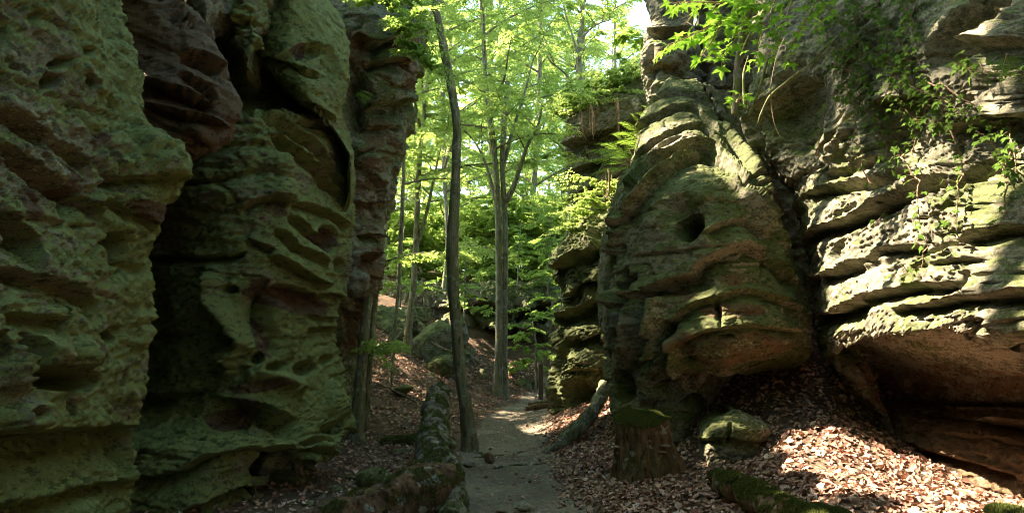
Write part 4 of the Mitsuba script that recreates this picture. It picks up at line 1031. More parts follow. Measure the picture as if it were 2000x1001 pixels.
# others one can tell apart
P, R = trunk_px([(792, 700, 17.0, 19), (797, 650, 17.0, 16), (806, 570, 17.1, 12), (811, 500, 17.2, 12), (815, 400, 17.3, 11), (819, 310, 17.4, 10), (827, 235, 17.5, 9), (838, 120, 17.8, 7)])
P, R = flare(P, R, .3, 1.5)
l1 = trunk_px([(812, 480, 17.2, 9), (832, 420, 17.3, 7), (845, 360, 17.4, 5), (858, 300, 17.6, 3)])
big_tree('straight beech left of the slender tree, its foot pale beside the boulder', 'tree', P, R, 16.0, 204, 'mat_bark_mossy', 'mat_leaf_beech', 26, 5.2, (2.0, 3.8), more=[l1])
P, R = trunk_px([(760, 765, 14.0, 6), (766, 715, 14.0, 7), (771, 640, 14.05, 7), (778, 560, 14.1, 7), (782, 480, 14.2, 9), (786, 390, 14.3, 8), (789, 300, 14.4, 7)])
big_tree('thin pale sapling trunk rising from the leafy left slope', 'tree', P - [0, 0, .05], R, 9.5, 205, 'mat_bark_grey', 'mat_leaf_beech', 14, 4.2, (1.0, 1.9), sides=10, leaf=.085)
P, R = trunk_px([(862, 612, 21.5, 10), (864, 575, 21.5, 8), (868, 530, 21.6, 8), (874, 470, 21.7, 8), (872, 400, 21.8, 7), (868, 320, 22, 9)])
big_tree('pale trunk behind the slender tree, standing on top of the back cliff', 'tree', P - [0, 0, .3], R, 17.0, 206, 'mat_bark_grey', 'mat_leaf_beech', 26, 5.5, (2.0, 3.6))
P, R = trunk_px([(834, 612, 20.5, 12), (833, 580, 20.5, 11), (830, 550, 20.5, 10), (826, 530, 20.5, 7)])
t = thing('dead_snag', 'dark broken snag on top of the back cliff between two trunks', 'snag')
put('trunk', join([tube(P - [0, 0, .2], R, 12, bark=.02, seed=207, step=.06)]), 'mat_bark_dead', parent=t)
put('broken_tip', join([tube([P[-1] - [.03, 0, .05], P[-1] + [-.10, 0, .12]], [R[-1] * .7, .02], 7, bark=.02, seed=1, step=.04)]), 'mat_wood_rot', parent=t)
P, R = trunk_px([(748, 625, 23.5, 10), (748, 575, 23.5, 9), (751, 500, 23.6, 8), (754, 400, 23.7, 7)])
big_tree('pale thin trunk far back at the left edge of the valley opening', 'tree', P - [0, 0, .6], R, 16.0, 208, 'mat_bark_grey', 'mat_leaf_beech', 22, 5.0, (1.8, 3.2))
P, R = trunk_px([(1108, 560, 21, 18), (1112, 440, 21, 17), (1118, 330, 21, 16), (1127, 220, 21.1, 15), (1132, 140, 21.2, 13), (1130, 75, 21.3, 11), (1137, 10, 21.4, 8)])
l1 = trunk_px([(1131, 120, 21.2, 6), (1118, 70, 21.2, 4), (1105, 30, 21.2, 3), (1098, -10, 21.2, 2)])
l2 = trunk_px([(1130, 90, 21.3, 5), (1150, 60, 21.2, 4), (1172, 45, 21.1, 3), (1190, 40, 21.1, 2)])
l3 = trunk_px([(1128, 180, 21.1, 6), (1100, 140, 20.8, 4), (1075, 120, 20.5, 3), (1060, 80, 20.3, 2)])
big_tree('forked tree in bright light above the overgrown cap cliff', 'tree', P - [0, 0, .5], R, 17.0, 209, 'mat_bark_grey', 'mat_leaf_beech', 13, 7.8, (1.6, 3.0), more=[l1, l2, l3])
# the forest behind: each trunk a tree of its own
spots = [(-4.6, 25.5), (-2.6, 27.5), (.6, 25.8), (2.6, 26.5), (-.9, 30), (-6.2, 31), (2.2, 33), (-3.2, 36), (.8, 39), (5.4, 38), (-8.2, 39), (-1.5, 46), (4.0, 48), (10, 41), (-6.5, 49),
         (-8.0, 25.5), (12.5, 34), (8.0, 52), (-11.5, 50), (1.0, 56), (14, 54), (-3.5, 60), (-5.5, 42), (2.4, 43), (6.8, 46), (-1.2, 51), (4.2, 58), (-8.5, 58), (9.5, 60), (-.2, 34), (-4.8, 33)]
rng0 = np.random.default_rng(77)
for k in range(4):                                                  # four trees to copy, trunk, boughs and leaves each a part
    rng = np.random.default_rng(700 + k)
    lx, ly = rng.normal(0, .3, 2)
    P = np.array([(0, 0, -.4), (0, 0, .1), (lx * .3, ly * .3, 2.5), (lx, ly, 6), (lx * 1.5, ly * 1.2, 12), (lx * 2, ly * 2, 17.5)])
    R = np.array([.20, .15, .12, .105, .07, .025])
    c = Crown()
    for j in range(40):
        f = (j + rng.uniform(0, 1)) / 40
        z = 1.6 + 15.5 * f
        ln = rng.uniform(2.2, 4.4) * (1.05 - .5 * f)
        c.bough(on_trunk(P, z), j * 2.399 + rng.normal(0, .3), rng.uniform(.2, .7) + .3 * f, ln, rng, .014 * ln, .125, .075, .34)
    v, f = leaf_mesh(np.vstack(c.pos), np.vstack(c.dir), np.vstack(c.nrm), np.concatenate(c.size))
    scene[f'far_trunk_{k}'] = {'type': 'shapegroup', 'm': mikit.ply(join([tube(P, R, 12, bark=.014, seed=k, step=.2, flute=.1)]), 'mat_bark_grey', smooth=True)}
    scene[f'far_branch_{k}'] = {'type': 'shapegroup', 'm': mikit.ply(join(c.tubes), 'mat_bark_grey', smooth=True)}
    scene[f'far_crown_{k}'] = {'type': 'shapegroup', 'm': mikit.ply(trimesh.Trimesh(v, f, process=False), 'mat_leaf_beech' if k % 2 else 'mat_leaf_beech_deep')}
order = np.argsort([y for x, y in spots])
for i, (x, y) in enumerate(spots):
    t = thing('forest_beech', 'distant beech in the bright green forest behind the valley', 'tree', 'beeches in the forest behind')
    z = float(ground_base([(y, x)])[0])
    s_ = rng0.uniform(.9, 1.15)
    m = T().translate([x, y, z]).rotate([0, 0, 1], float(rng0.uniform(0, 360))).scale(float(s_))
    for part in ('trunk', 'branch', 'crown'):
        scene[f'{t}__{part}'] = {'type': 'instance', 'to_world': m, 'g': {'type': 'ref', 'id': f'far_{part}_{i % 4}'}}
# leafy young beeches in front of the back cliff and at its rim
for i, (px, py, Y, h, lab) in enumerate([(1045, 758, 18.4, 2.2, 'low leafy sapling before the back cliff left of the wooden post'), (1095, 700, 19.2, 3.6, 'leafy sapling at the back cliff just left of the lit shelves'),
                                         (905, 640, 20.2, 2.4, 'leafy sapling on the back cliff rim right behind the slender trunk'), (1010, 600, 21.2, 2.6, 'leafy sapling on the rim of the back cliff right of the twin trunk'), (1070, 590, 21.0, 2.6, 'leafy sapling on the rim of the back cliff near the outcrop'), (780, 610, 20.5, 2.6, 'leafy sapling on the left slope rim behind the pale thin trunk')]):
    b = at(px, py, Y)
    rng = np.random.default_rng(400 + i)
    t = thing('beech_sapling', lab, 'sapling', 'saplings at the back cliff')
    top = b + [rng.normal(0, .2), rng.normal(0, .2), h]
    put('stem', join([tube([b - [0, 0, .3], b + [0.03, 0, h * .4], top], [.035, .028, .01], 7, bark=.004, seed=i, step=.2)]), 'mat_bark_grey', parent=t)
    c = Crown()
    for k in range(13):
        f = .22 + .75 * k / 13
        c.bough(b + (top - b) * f, k * 2.4 + rng.normal(0, .4), rng.uniform(.0, .45), rng.uniform(.5, 1.1) * (1.15 - .6 * f), rng, .010, .085, .055, .26)
    c.build(t, 'mat_leaf_beech_deep', 'mat_bark_grey')
# unseen beeches added on the rims and behind the viewer to dim the gorge
around = [(-9.5, 1.5, 7.4, 'beech added for shade on the left cliff top above the near wall'), (-6.0, -3.5, 6.0, 'beech added for shade on the left slope behind the viewer'),
          (-3.5, -7.5, 2.5, 'beech added for shade behind the viewer, left of the path'), (2.6, -6.0, 2.0, 'beech added for shade behind the viewer, right of the path'), (0.2, -11, 2.5, 'beech added for shade behind the viewer at the head of the path'), (6.8, -2.0, 6.5, 'beech added for shade on the right cliff top behind the viewer'), (8.4, 8.0, 7.4, 'beech added for shade on the right cliff top beside the cleft'), (5.3, 7.6, 6.6, 'beech added for shade over the sunlit wall on the right rim'), (6.2, 13.5, 7.5, 'beech added for shade on the right cliff top behind the leaning pillar'), (7.0, 18.0, 6.0, 'beech added for shade on the right cliff top behind the cap cliff'), (-8.0, -10, 4, 'beech added for shade far behind the viewer on the left'), (8, -9, 4, 'beech added for shade far behind the viewer on the right'), (-12, 20, 9, 'beech added for shade on the left cliff top at the valley end'), (-1.6, -6.8, 1.5, 'beech added for shade behind the viewer close to the path on the left'), (1.4, -8.2, 1.8, 'beech added for shade behind the viewer close to the path on the right'), (-0.4, -9.6, 2.0, 'beech added for shade behind the viewer in the middle of the gorge'), (-4.8, -3.0, 6.4, 'beech added for shade on the left rim behind the viewer'), (-5.0, 3.6, 6.4, 'beech added for shade on the left rim above the viewer'), (4.8, -4.8, 6.2, 'beech added for shade on the right rim behind the viewer'), (2.4, -11.5, 6.5, 'beech added for shade on the rim of the closing wall, right'), (-2.2, -13.0, 7.0, 'beech added for shade on the rim of the closing wall, left'), (-5.4, 0.6, 7.0, 'beech added for shade over the gorge on the left, behind the viewer'), (5.4, -1.2, 6.8, 'beech added for shade over the gorge on the right, behind the viewer'), (-7.0, 20.5, 3.4, 'beech added for shade at the upper left end of the valley')]
for k in range(4):                                                  # crowns with leaves enlarged to block more sky light, for the added beeches
    d = meshkit.WRITTEN[scene[f'far_crown_{k}']['m']['filename']]
    v, f = d[0].astype(float), d[1]
    c = v.reshape(-1, 4, 3)
    v = (c.mean(1, keepdims=True) + (c - c.mean(1, keepdims=True)) * 1.75).reshape(-1, 3)
    scene[f'shade_crown_{k}'] = {'type': 'shapegroup', 'm': mikit.ply(trimesh.Trimesh(v, f, process=False), 'mat_leaf_beech_deep')}
for i, (x, y, z, lab) in enumerate(around):
    t = thing('added_shade_beech', lab, 'tree')
    m = T().translate([x, y, z]).rotate([0, 0, 1], 67.0 * i)
    for part in ('trunk', 'branch', 'crown'):
        scene[f'{t}__{part}'] = {'type': 'instance', 'to_world': m, 'g': {'type': 'ref', 'id': (f'shade_crown_{i % 4}' if part == 'crown' else f'far_{part}_{i % 4}')}}
# low growth under the trees behind the back cliff
rng = np.random.default_rng(55)
for k in range(3):
    c, st = Crown(), []
    for j in range(26):
        az = j * 2.399
        f = j / 26
        c.bough(np.array([0, 0, .15 + 1.9 * f]), az, rng.uniform(.1, .8), rng.uniform(.8, 1.7) * (1.1 - .5 * f), rng, .012, .11, .06, .22, sides=4)
    v, f = leaf_mesh(np.vstack(c.pos), np.vstack(c.dir), np.vstack(c.nrm), np.concatenate(c.size))
    scene[f'shrub_stem_{k}'] = {'type': 'shapegroup', 'm': mikit.ply(join([tube([(0, 0, -.3), (.05, 0, 1), (0, .05, 2.2)], [.04, .03, .01], 6)] + c.tubes), 'mat_bark_grey', smooth=True)}
    scene[f'shrub_leaves_{k}'] = {'type': 'shapegroup', 'm': mikit.ply(trimesh.Trimesh(v, f, process=False), 'mat_leaf_beech')}
for i in range(34):
    y = 23.5 + 22 * (i / 34) ** 1.2 + rng.uniform(-.5, .5)
    x = rng.uniform(-.20, .13) * y
    t = thing('forest_shrub', 'bright green bush of young beech on the forest floor above the back cliff', 'shrub', 'bushes above the back cliff')
    m = T().translate([x, y, float(ground_base([(y, x)])[0]) - .05]).rotate([0, 0, 1], float(rng.uniform(0, 360))).scale(float(rng.uniform(.8, 1.5)))
    for part in ('stem', 'leaves'):
        scene[f'{t}__{part}'] = {'type': 'instance', 'to_world': m, 'g': {'type': 'ref', 'id': f'shrub_{part}_{i % 3}'}}

for i, (x, y, z, s_, lab) in enumerate([(-4.4, 15.2, 1.6, .50, 'small beech added behind the ochre pillar to shade the path'), (-6.4, 14.8, 2.2, .6, 'second small beech added behind the ochre pillar to shade the path')]):  # small beeches added to keep the sun off the path
    t = thing('added_slope_beech', lab, 'tree')
    m = T().translate([x, y, z]).rotate([0, 0, 1], 80.0 * i).scale(s_)
    for part in ('trunk', 'branch', 'crown'):
        scene[f'{t}__{part}'] = {'type': 'instance', 'to_world': m, 'g': {'type': 'ref', 'id': f'far_{part}_{i % 4}'}}
for i, (y, lab) in enumerate([(7.7, 'tall beech added on the left cliff top to shade the right wall top, nearer one'), (10.8, 'tall beech added on the left cliff top to shade the right wall top, farther one')]):  # unseen beeches, crowns shaped to shade only the top of the right wall
    P = np.array([(-5.3, y, 4.5), (-5.3, y, 6.0), (-5.2, y, 10), (-5.0, y - .1, 14)])
    big_tree(lab, 'tree', P, np.array([.30, .22, .19, .17]), 22.0, 520 + i, 'mat_bark_grey', 'mat_leaf_beech', 90, 12.6, (2.2, 4.6), leaf=.21, gap=.08, twigs=.34,
             keep=lambda p, az, ln: p[2] > 3.35 + (3.3 - min(p[0], p[0] + ln * math.cos(az))) * 1.29)
for i, (x, y, z, s_, lab) in enumerate([(-2.4, 9.9, 8.5, .42, 'low bush added on top of the ochre pillar to shade the buttress, near side'), (-2.5, 10.7, 8.7, .38, 'low bush added on top of the ochre pillar to shade the buttress, far side')]):  # bushes added above the frame to keep sun off the buttress belly
    t = thing('added_cliff_bush', lab, 'shrub')
    for part in ('stem', 'leaves'):
        scene[f'{t}__{part}'] = {'type': 'instance', 'to_world': T().translate([x, y, z]).rotate([0, 0, 1], 90.0 * i).scale(s_), 'g': {'type': 'ref', 'id': f'shrub_{part}_{i}'}}
# ---------------------------------------------------------------- back of the valley
prof = [(800, 21.6), (770, 21.5), (740, 21.4), (700, 21.2), (665, 21.4), (640, 20.9), (612, 21.0), (590, 20.9), (572, 21.1), (560, 21.4)]
rows = [(y, [(735, Y + 1.4), (780, Y + .8 - .3 * math.sin(y * .05)), (850, Y + .5), (905, Y + .1 + .35 * math.sin(y * .07)), (950, Y + .3), (1000, Y - .1 + .3 * math.sin(y * .045 + 1)), (1050, Y), (1100, Y - .3 + .3 * math.sin(y * .06)), (1160, Y - .5)]) for y, Y in prof]
k1 = Rock(rows, wrap_l=[(-1, 1), (-4, 1.5)], wrap_r=[(2, 1)], bottom=[(-.5, 1, 0, 0)], top=[(('+', .05), 1, 0, .5), (('+', .05), 1, 0, 1.2)], step=.05, seed=30)
k1.bedding(.75, .35, (.06, 0), seed=302).bedding(.26, .12, (.1, 0), seed=303).roughen(.30, .16, .04, .008)
for xs in ([(893, 560), (890, 640), (896, 740)], [(925, 570), (930, 660), (922, 750)], [(1012, 580), (1005, 660), (1010, 740)], [(1060, 570), (1052, 660), (1060, 740)]):
    k1.ridge(xs, -.45, .16)
k1.ledge([(880, 600), (940, 590), (1000, 606), (1090, 585)], .2, .4, .3, .3).ledge([(900, 655), (960, 640), (1040, 660), (1095, 648)], .2, .45, .3, .3).ledge([(860, 700), (950, 710), (1040, 700)], .2, .4, .3, .25).pit(920, 575, 20, 14, .4).pit(990, 690, 14, 30, .4)
k1.algae(.35, .5, .5)
k1.place('back_cliff', 'mat_stone_buff', 'dark broken cliff closing the valley behind the twin trunk', 'cliff')


def stone(name, lab, px, py, Y, w, h, d, mat, seed, rough=1.0, step=.03, moss=(.3, .4), red=0.0, parent=None):
    """A boulder: w, h in photograph pixels, d its depth in metres; its foot goes into the ground."""
    c = at(px, py, Y)
    s_ = ((c - EYE) @ FWD) / FPX
    m = trimesh.creation.icosphere(subdivisions=4 if w > 22 else 3)
    v = np.array(m.vertices)
    r = np.random.default_rng(seed)
    R = trimesh.transformations.random_rotation_matrix(r.random(3))[:3, :3]
    v = v @ R
    for k in range(9):                                              # knock flat faces off it
        n = unit(r.normal(0, 1, 3))
        dd = r.uniform(.45, .8)
        over = np.maximum(v @ n - dd, 0)
        v = v - over[:, None] * n * .9
    v = v * [w / 2 * s_, d / 2, h / 2 * s_]
    p = v + c
    n = unit(v)
    size = min(w, h) * s_
    v = p + n * (size * rough * (.22 * nfbm(p, 2.2 / size, 3, seed) + .10 * nfbm(p, 7 / size, 3, seed + 1) + .04 * nfbm(p, 24 / size, 2, seed + 2)))[:, None]
    m = trimesh.Trimesh(v, m.faces, process=False)
    nz = np.array(m.vertex_normals)[:, 2]
    uv = np.stack([moss[0] + moss[1] * smooth01(.2, .7, nz), np.full(len(v), red)], 1)
    return put(name, m, mat, lab, 'boulder' if w > 40 else 'stone', uv=uv, parent=parent)


stone('boulder', 'big boulder with sunlit top at the foot of the back cliff, beside the straight trunk', 848, 690, 18.2, 104, 130, 2.4, 'mat_stone_buff', 1, 1.5, moss=(.55, .5))
stone('boulder', 'dark mossy boulder on the left slope behind the pale sapling trunk', 762, 640, 18.5, 84, 96, 2.2, 'mat_stone_buff', 2, 1.5, moss=(.65, .5))
stone('boulder', 'greenish boulder low in front of the sunlit topped boulder', 858, 712, 16.9, 66, 62, .9, 'mat_stone_buff', 3, 1.4, moss=(.6, .4))
stone('boulder', 'rounded grey boulder at the foot of the back cliff left of the wooden post', 1024, 752, 18.6, 34, 26, .5, 'mat_stone_buff', 4, .7)
stone('boulder', 'second smaller boulder next to the wooden post at the back cliff foot', 1048, 748, 18.9, 26, 24, .4, 'mat_stone_buff', 5, .7)
stone('boulder', 'mossy boulder between twin trunk and slender trunk at the cliff foot', 942, 742, 18.4, 40, 44, .8, 'mat_stone_buff', 6, 1.1, moss=(.4, .5))
stone('boulder', 'low mossy stone among leaves on the left slope beneath the dead log', 782, 762, 13.6, 56, 26, .5, 'mat_stone_buff', 7, .9, moss=(.75, .5))
for i, (px, py, Y, w, h, d_, lab) in enumerate([(815, 650, 19.0, 76, 70, 1.4, 'dark broken rock right of the straight trunk foot'), (882, 655, 19.4, 60, 90, 1.3, 'upright dark rock directly behind the slender trunk'), (775, 668, 17.6, 60, 54, 1.0, 'dark rock beside the foot of the straight trunk on its left'), (905, 700, 18.8, 54, 64, 1.0, 'dark rock right behind the slender trunk near the cliff foot'),
                                                  (838, 742, 16.2, 40, 30, .5, 'small rough rock below the greenish boulder'), (800, 612, 20.0, 90, 46, 1.5, 'flat dark rock at the upper edge of the left slope'), (745, 690, 16.0, 46, 34, .6, 'rough rock on the left slope behind the thick leaning trunk')]):
    stone('boulder', lab, px, py, Y, w, h, d_, 'mat_stone_buff', 120 + i, 2.0, moss=(.38, .4))
stone('stone', 'small stone among sunny leaves left of the slender trunk', 868, 782, 14.8, 26, 14, .25, 'mat_stone_buff', 8)
stone('stone', 'flat pale stone in the sun behind the slender trunk', 905, 770, 16.5, 30, 12, .3, 'mat_stone_buff', 9)
for i, (px, py, Y, w, h, lab) in enumerate([(655, 958, 7.35, 30, 22, 'grey stone at the foot of the buttress nearest the mossy root'), (628, 972, 7.1, 28, 22, 'mossy stone at the foot of the buttress, left of the largest pebble'), (606, 984, 6.9, 24, 16, 'low wet stone in the dark corner at the buttress foot'),
                                            (686, 945, 7.7, 34, 18, 'flat leaf littered stone beyond the mossy root')]):
    stone('stone', lab, px, py, Y, w, h, .16, 'mat_stone_buff', 20 + i, .8, moss=(.35, .4))
c = at(954, 893, 9.45)
stone('stone', 'dark round stone sticking out of the middle of the path', 954, 895, 9.4, 25, 26, .20, 'mat_stone_buff', 31, .35, moss=(-.4, 0), red=.75)
stone('stone', 'low grey stone bedded in the path left of the dark round stone', 918, 908, 9.0, 36, 12, .2, 'mat_stone_buff', 32, .5, moss=(-.2, 0))
stone('stone', 'flat grey stone half buried in the path at the bottom edge', 1022, 986, 6.85, 44, 14, .22, 'mat_stone_buff', 33, .5, moss=(-.2, 0))
stone('stone', 'reddish stone in the path at the bottom edge of the view', 990, 1000, 6.6, 60, 12, .2, 'mat_stone_buff', 34, .5, moss=(-.3, 0), red=.7)
stone('stone', 'dark mossy stone leaning on the left foot of the stump', 1206, 940, 7.95, 40, 34, .25, 'mat_stone_buff', 35, .8, moss=(.35, .4))

# ---------------------------------------------------------------- dead wood
def tufts(mesh, keep, n, size, seed, lean=.5):
    """Moss: short upright blades set where keep(points, normals) says so."""
    rng = np.random.default_rng(seed)
    p, fi = trimesh.sample.sample_surface(mesh, n, seed=int(seed))
    nn = mesh.face_normals[fi]
    m = keep(p, nn)
    p, nn = p[m], nn[m]
    up = unit(nn + [0, 0, .5] + rng.normal(0, lean, p.shape))
    s = unit(np.cross(up, rng.normal(0, 1, p.shape)))
    L = size * rng.uniform(.5, 1.3, len(p))[:, None]
    w = L * .22
    v = np.stack([p - s * w - nn * .003, p + s * w - nn * .003, p + up * L], 1).reshape(-1, 3)
    return trimesh.Trimesh(v, np.arange(len(v)).reshape(-1, 3), process=False)


scene['mat_moss_blade'] = leaf_mat((0.125, 0.15, 0.042), .5)


def moss_on(parent, mesh, keep, n, size, seed):
    m = tufts(mesh, keep, n, size, seed)
    if len(m.faces):
        put('moss', m, 'mat_moss_blade', parent=parent, smooth=False, kind='stuff')


def moss_patch(scale, thr, nz):
    return lambda p, n: (n[:, 2] > nz) & (nfbm(p, scale, 3, 5) > thr)


t = thing('dead_log', 'mossy dead trunk leaning away, with a thick root arm, left of the path', 'log')
P, R = trunk_px([(850, 985, 7.1, 96), (850, 925, 7.5, 84), (845, 880, 7.95, 66), (848, 840, 8.5, 56), (850, 800, 9.2, 50), (856, 778, 9.7, 44), (861, 762, 10.0, 36)])
tr = join([tube(P, R, 40, bark=.045, seed=5, step=.02, freq=11)])
put('trunk', tr, 'mat_bark_dead', parent=t, uv=np.full((len(tr.vertices), 2), .15))
P2, R2 = trunk_px([(890, 950, 7.15, 84), (835, 962, 7.0, 118), (770, 990, 6.8, 128), (700, 1015, 6.55, 116), (640, 1040, 6.3, 104), (560, 1062, 6.1, 92), (480, 1090, 5.9, 70)])
r1_ = join([tube(P2, R2, 48, bark=.10, seed=6, step=.022, freq=4.5)])
put('root', r1_, 'mat_wood_rot', parent=t, uv=np.full((len(r1_.vertices), 2), .05))
P3, R3 = trunk_px([(858, 890, 7.7, 44), (876, 915, 7.35, 44), (890, 945, 7.05, 40), (892, 978, 6.85, 46), (880, 1015, 6.65, 60)])
r2_ = join([tube(P3, R3, 28, bark=.05, seed=7, step=.02, freq=9)])
put('root', r2_, 'mat_bark_dead', parent=t, uv=np.full((len(r2_.vertices), 2), .15))
P4, R4 = trunk_px([(760, 945, 6.9, 40), (728, 935, 6.95, 44), (700, 940, 6.95, 34)])
r3_ = join([tube(P4, R4, 16, bark=.03, seed=8, step=.03)])
put('knot', r3_, 'mat_bark_dead', parent=t, uv=np.full((len(r3_.vertices), 2), .9))
P5, R5 = trunk_px([(862, 880, 7.9, 24), (878, 872, 7.85, 22), (886, 866, 7.8, 16)])
put('stub', join([tube(P5, R5, 12, bark=.012, seed=9, step=.03)]), 'mat_bark_dead', parent=t)
moss_on(t, trimesh.util.concatenate([tr, r1_, r2_, r3_]), lambda p, n: (n[:, 2] > .15) & (nfbm(p, 8.0, 4, 5) > .045), 150000, .022, 50)

t = thing('fallen_log', 'short mossy log lying among leaves behind the leaning dead trunk, upper of two', 'log', None)
P, R = trunk_px([(744, 868, 10.6, 18), (770, 864, 10.6, 23), (800, 860, 10.65, 23), (832, 856, 10.7, 22)])
lm = join([tube(P, R, 16, bark=.02, seed=10, step=.03)])
put('trunk', lm, 'mat_bark_dead', parent=t, uv=np.full((len(lm.vertices), 2), .9))
moss_on(t, lm, lambda p, n: n[:, 2] > .1, 9000, .025, 51)
t = thing('fallen_log', 'sawn log with pale end lying below the short mossy log', 'log')
P, R = trunk_px([(764, 887, 10.1, 19), (800, 884, 10.15, 19), (832, 882, 10.2, 18)])
put('trunk', join([tube(P, R, 16, bark=.012, seed=11, step=.03)]), 'mat_bark_dead', parent=t)
put('cut_end', join([tube([P[0] - unit(P[1] - P[0]) * .012, P[0] + unit(P[1] - P[0]) * .01], [R[0] * .82, R[0] * .86], 16)]), 'mat_fungus', parent=t)
t = thing('fallen_log', 'thin rotten log piece beneath the sawn log', 'log')
P, R = trunk_px([(748, 905, 9.7, 12), (775, 901, 9.7, 15), (805, 898, 9.75, 12)])
put('trunk', join([tube(P, R, 12, bark=.014, seed=12, step=.03)]), 'mat_wood_rot', parent=t)

t = thing('stump', 'broad old tree stump with a flat green moss top and bracket fungi', 'stump')
b, top = at(1255, 950, 7.85), at(1247, 812, 7.95)
top[1] = b[1] + .02
ang = np.linspace(0, 2 * np.pi, 97)[:-1]
hs = np.linspace(0, 1, 46)
V = []
lobes = sum(np.cos(k * ang + ph) * a for k, ph, a in ((3, .4, .06), (5, 1.7, .07), (8, .9, .06), (13, 2.1, .03), (21, 1.1, .018)))
for h in hs:
    c = b + (top - b) * h - [0, 0, .12 * (1 - h)]
    rr = .27 * (1 + .50 * (1 - h) ** 2.6 + (lobes * (1.5 - .9 * h)))
    rr = rr * (1 + .95 * np.exp(-((ang - .15 + np.pi) % (2 * np.pi) - np.pi) ** 2 / .12) * (1 - h) ** 1.3)
    V.append(c + np.stack([np.cos(ang) * rr, np.sin(ang) * rr, 0 * ang], 1))
V = np.array(V)
flat = V.reshape(-1, 3)
dn = unit(flat - (b + (top - b) * .5) * [1, 1, 0] - flat * [0, 0, 1])
flat = flat + dn * (.05 * nfbm(flat * [1, 1, .22], 20, 3, 3) * 2 + .018 * nfbm(flat * [1, 1, .4], 60, 2, 4))[:, None]
flat[-2 * 96:, 2] += np.tile(.05 * nfbm(flat[-96:], 9, 3, 14), 2)
hh = np.repeat(hs, 96)
flat[:, 2] += .27 * hh ** 4 * (flat[:, 1] - top[1])
vi = np.arange(len(flat)).reshape(V.shape[:2])
vi2 = np.roll(vi, -1, axis=1)
q = np.stack([vi[:-1], vi2[:-1], vi2[1:], vi[1:]], -1).reshape(-1, 4)
sm = trimesh.Trimesh(flat, np.vstack([q[:, [0, 1, 2]], q[:, [0, 2, 3]]]), process=False)
put('trunk', sm, 'mat_wood_rot', parent=t)
ring = flat.reshape(V.shape)[-1]
rs_ = np.linspace(1.03, 0, 14)
cen = ring.mean(0)
cap = np.vstack([cen + (ring - cen) * s_ + [0, 0, .018 * (1 - s_ ** 4)] for s_ in rs_])
cap[:, 2] += .022 * 2 * nfbm(cap, 14, 3, 6) + .004
vi = np.arange(len(cap)).reshape(len(rs_), -1)
vi2 = np.roll(vi, -1, axis=1)
q = np.stack([vi[:-1], vi2[:-1], vi2[1:], vi[1:]], -1).reshape(-1, 4)
cm = trimesh.Trimesh(cap, np.vstack([q[:, [0, 1, 2]], q[:, [0, 2, 3]]]), process=False)
put('moss_top', cm, 'mat_moss', parent=t)
moss_on(t, cm, lambda p, n: nfbm(p, 8, 2, 5) > -.25, 26000, .022, 52)
for i, (px, py, w, lab) in enumerate([(1299, 870, 20, 'pale'), (1294, 882, 18, 'pale'), (1207, 872, 20, 'dull'), (1211, 884, 16, 'dull')]):
    c = at(px, py, 7.66 if px > 1250 else 7.72)
    w_ = w * 7.8 / FPX / 2
    m = trimesh.creation.icosphere(subdivisions=3)
    v = np.array(m.vertices) * [w_, w_ * .9, w_ * .34]
    v[:, 2] = np.where(v[:, 2] < 0, v[:, 2] * .3, v[:, 2])
    v = v + (.006 * nfbm(v, 90, 2, i))[:, None]
    put('bracket_fungus', trimesh.Trimesh(v + c, m.faces, process=False), 'mat_fungus', parent=t)

t = thing('leaning_root', 'thick grey and mossy root leaning from the outcrop down to the path edge', 'root')
P, R = trunk_px([(1182, 748, 10.9, 24), (1175, 772, 10.7, 25), (1158, 803, 10.4, 26), (1136, 832, 10.1, 30), (1112, 850, 9.95, 27), (1086, 872, 9.8, 17), (1056, 889, 9.7, 7)])
lm = join([tube(P, R, 30, bark=.045, seed=13, step=.02, freq=10)])
put('trunk', lm, 'mat_bark_grey', parent=t, uv=np.full((len(lm.vertices), 2), .25))
P, R = trunk_px([(1120, 852, 10.2, 16), (1090, 872, 10.2, 18), (1062, 880, 10.15, 12), (1035, 884, 10.1, 6)])
put('side_root', join([tube(P, R, 12, bark=.012, seed=14, step=.03)]), 'mat_bark_grey', parent=t)
moss_on(t, lm, lambda p, n: (n[:, 2] > .1) & (nfbm(p, 4, 3, 5) > -.02), 9000, .02, 53)

t = thing('mossy_log', 'rotten log topped with yellow green moss at the lower right edge of the view', 'log')
P, R = trunk_px([(1402, 930, 6.9, 26), (1418, 944, 6.6, 46), (1455, 960, 6.1, 54), (1505, 985, 5.6, 58), (1560, 1015, 5.15, 64), (1640, 1060, 4.7, 66)])
lm = join([tube(P, R, 36, bark=.05, seed=15, step=.02, freq=9)])
put('trunk', lm, 'mat_wood_rot', parent=t, uv=np.full((len(lm.vertices), 2), .2))
moss_on(t, lm, lambda p, n: (n[:, 2] > .25) & (nfbm(p, 8.0, 3, 5) > -.06), 60000, .026, 54)
c = at(1600, 998, 5.2)
for i, (px, py, Y, w, h, lab) in enumerate([(1972, 996, 4.35, 70, 26, 'dark green moss cushion in the bottom right corner'), (1602, 990, 5.35, 44, 16, 'green moss cushion beside the rotten log'), (1640, 998, 5.2, 36, 14, 'small moss cushion in shade right of the rotten log')]):
    c = at(px, py, Y)
    s_ = Y / FPX
    m = trimesh.creation.icosphere(subdivisions=4)
    v = np.array(m.vertices) * [w / 2 * s_, .16, h / 2 * s_ + .01] + c - [0, 0, .03]
    v = v + unit(v - c) * (.10 * nfbm(v, 9, 4, i))[:, None]
    m = trimesh.Trimesh(v, m.faces, process=False)
    k = thing('moss_cushion', lab, 'moss')
    put('body', m, 'mat_moss', parent=k)
    moss_on(k, m, lambda p, n: n[:, 2] > -.1, 5000, .022, 60 + i)

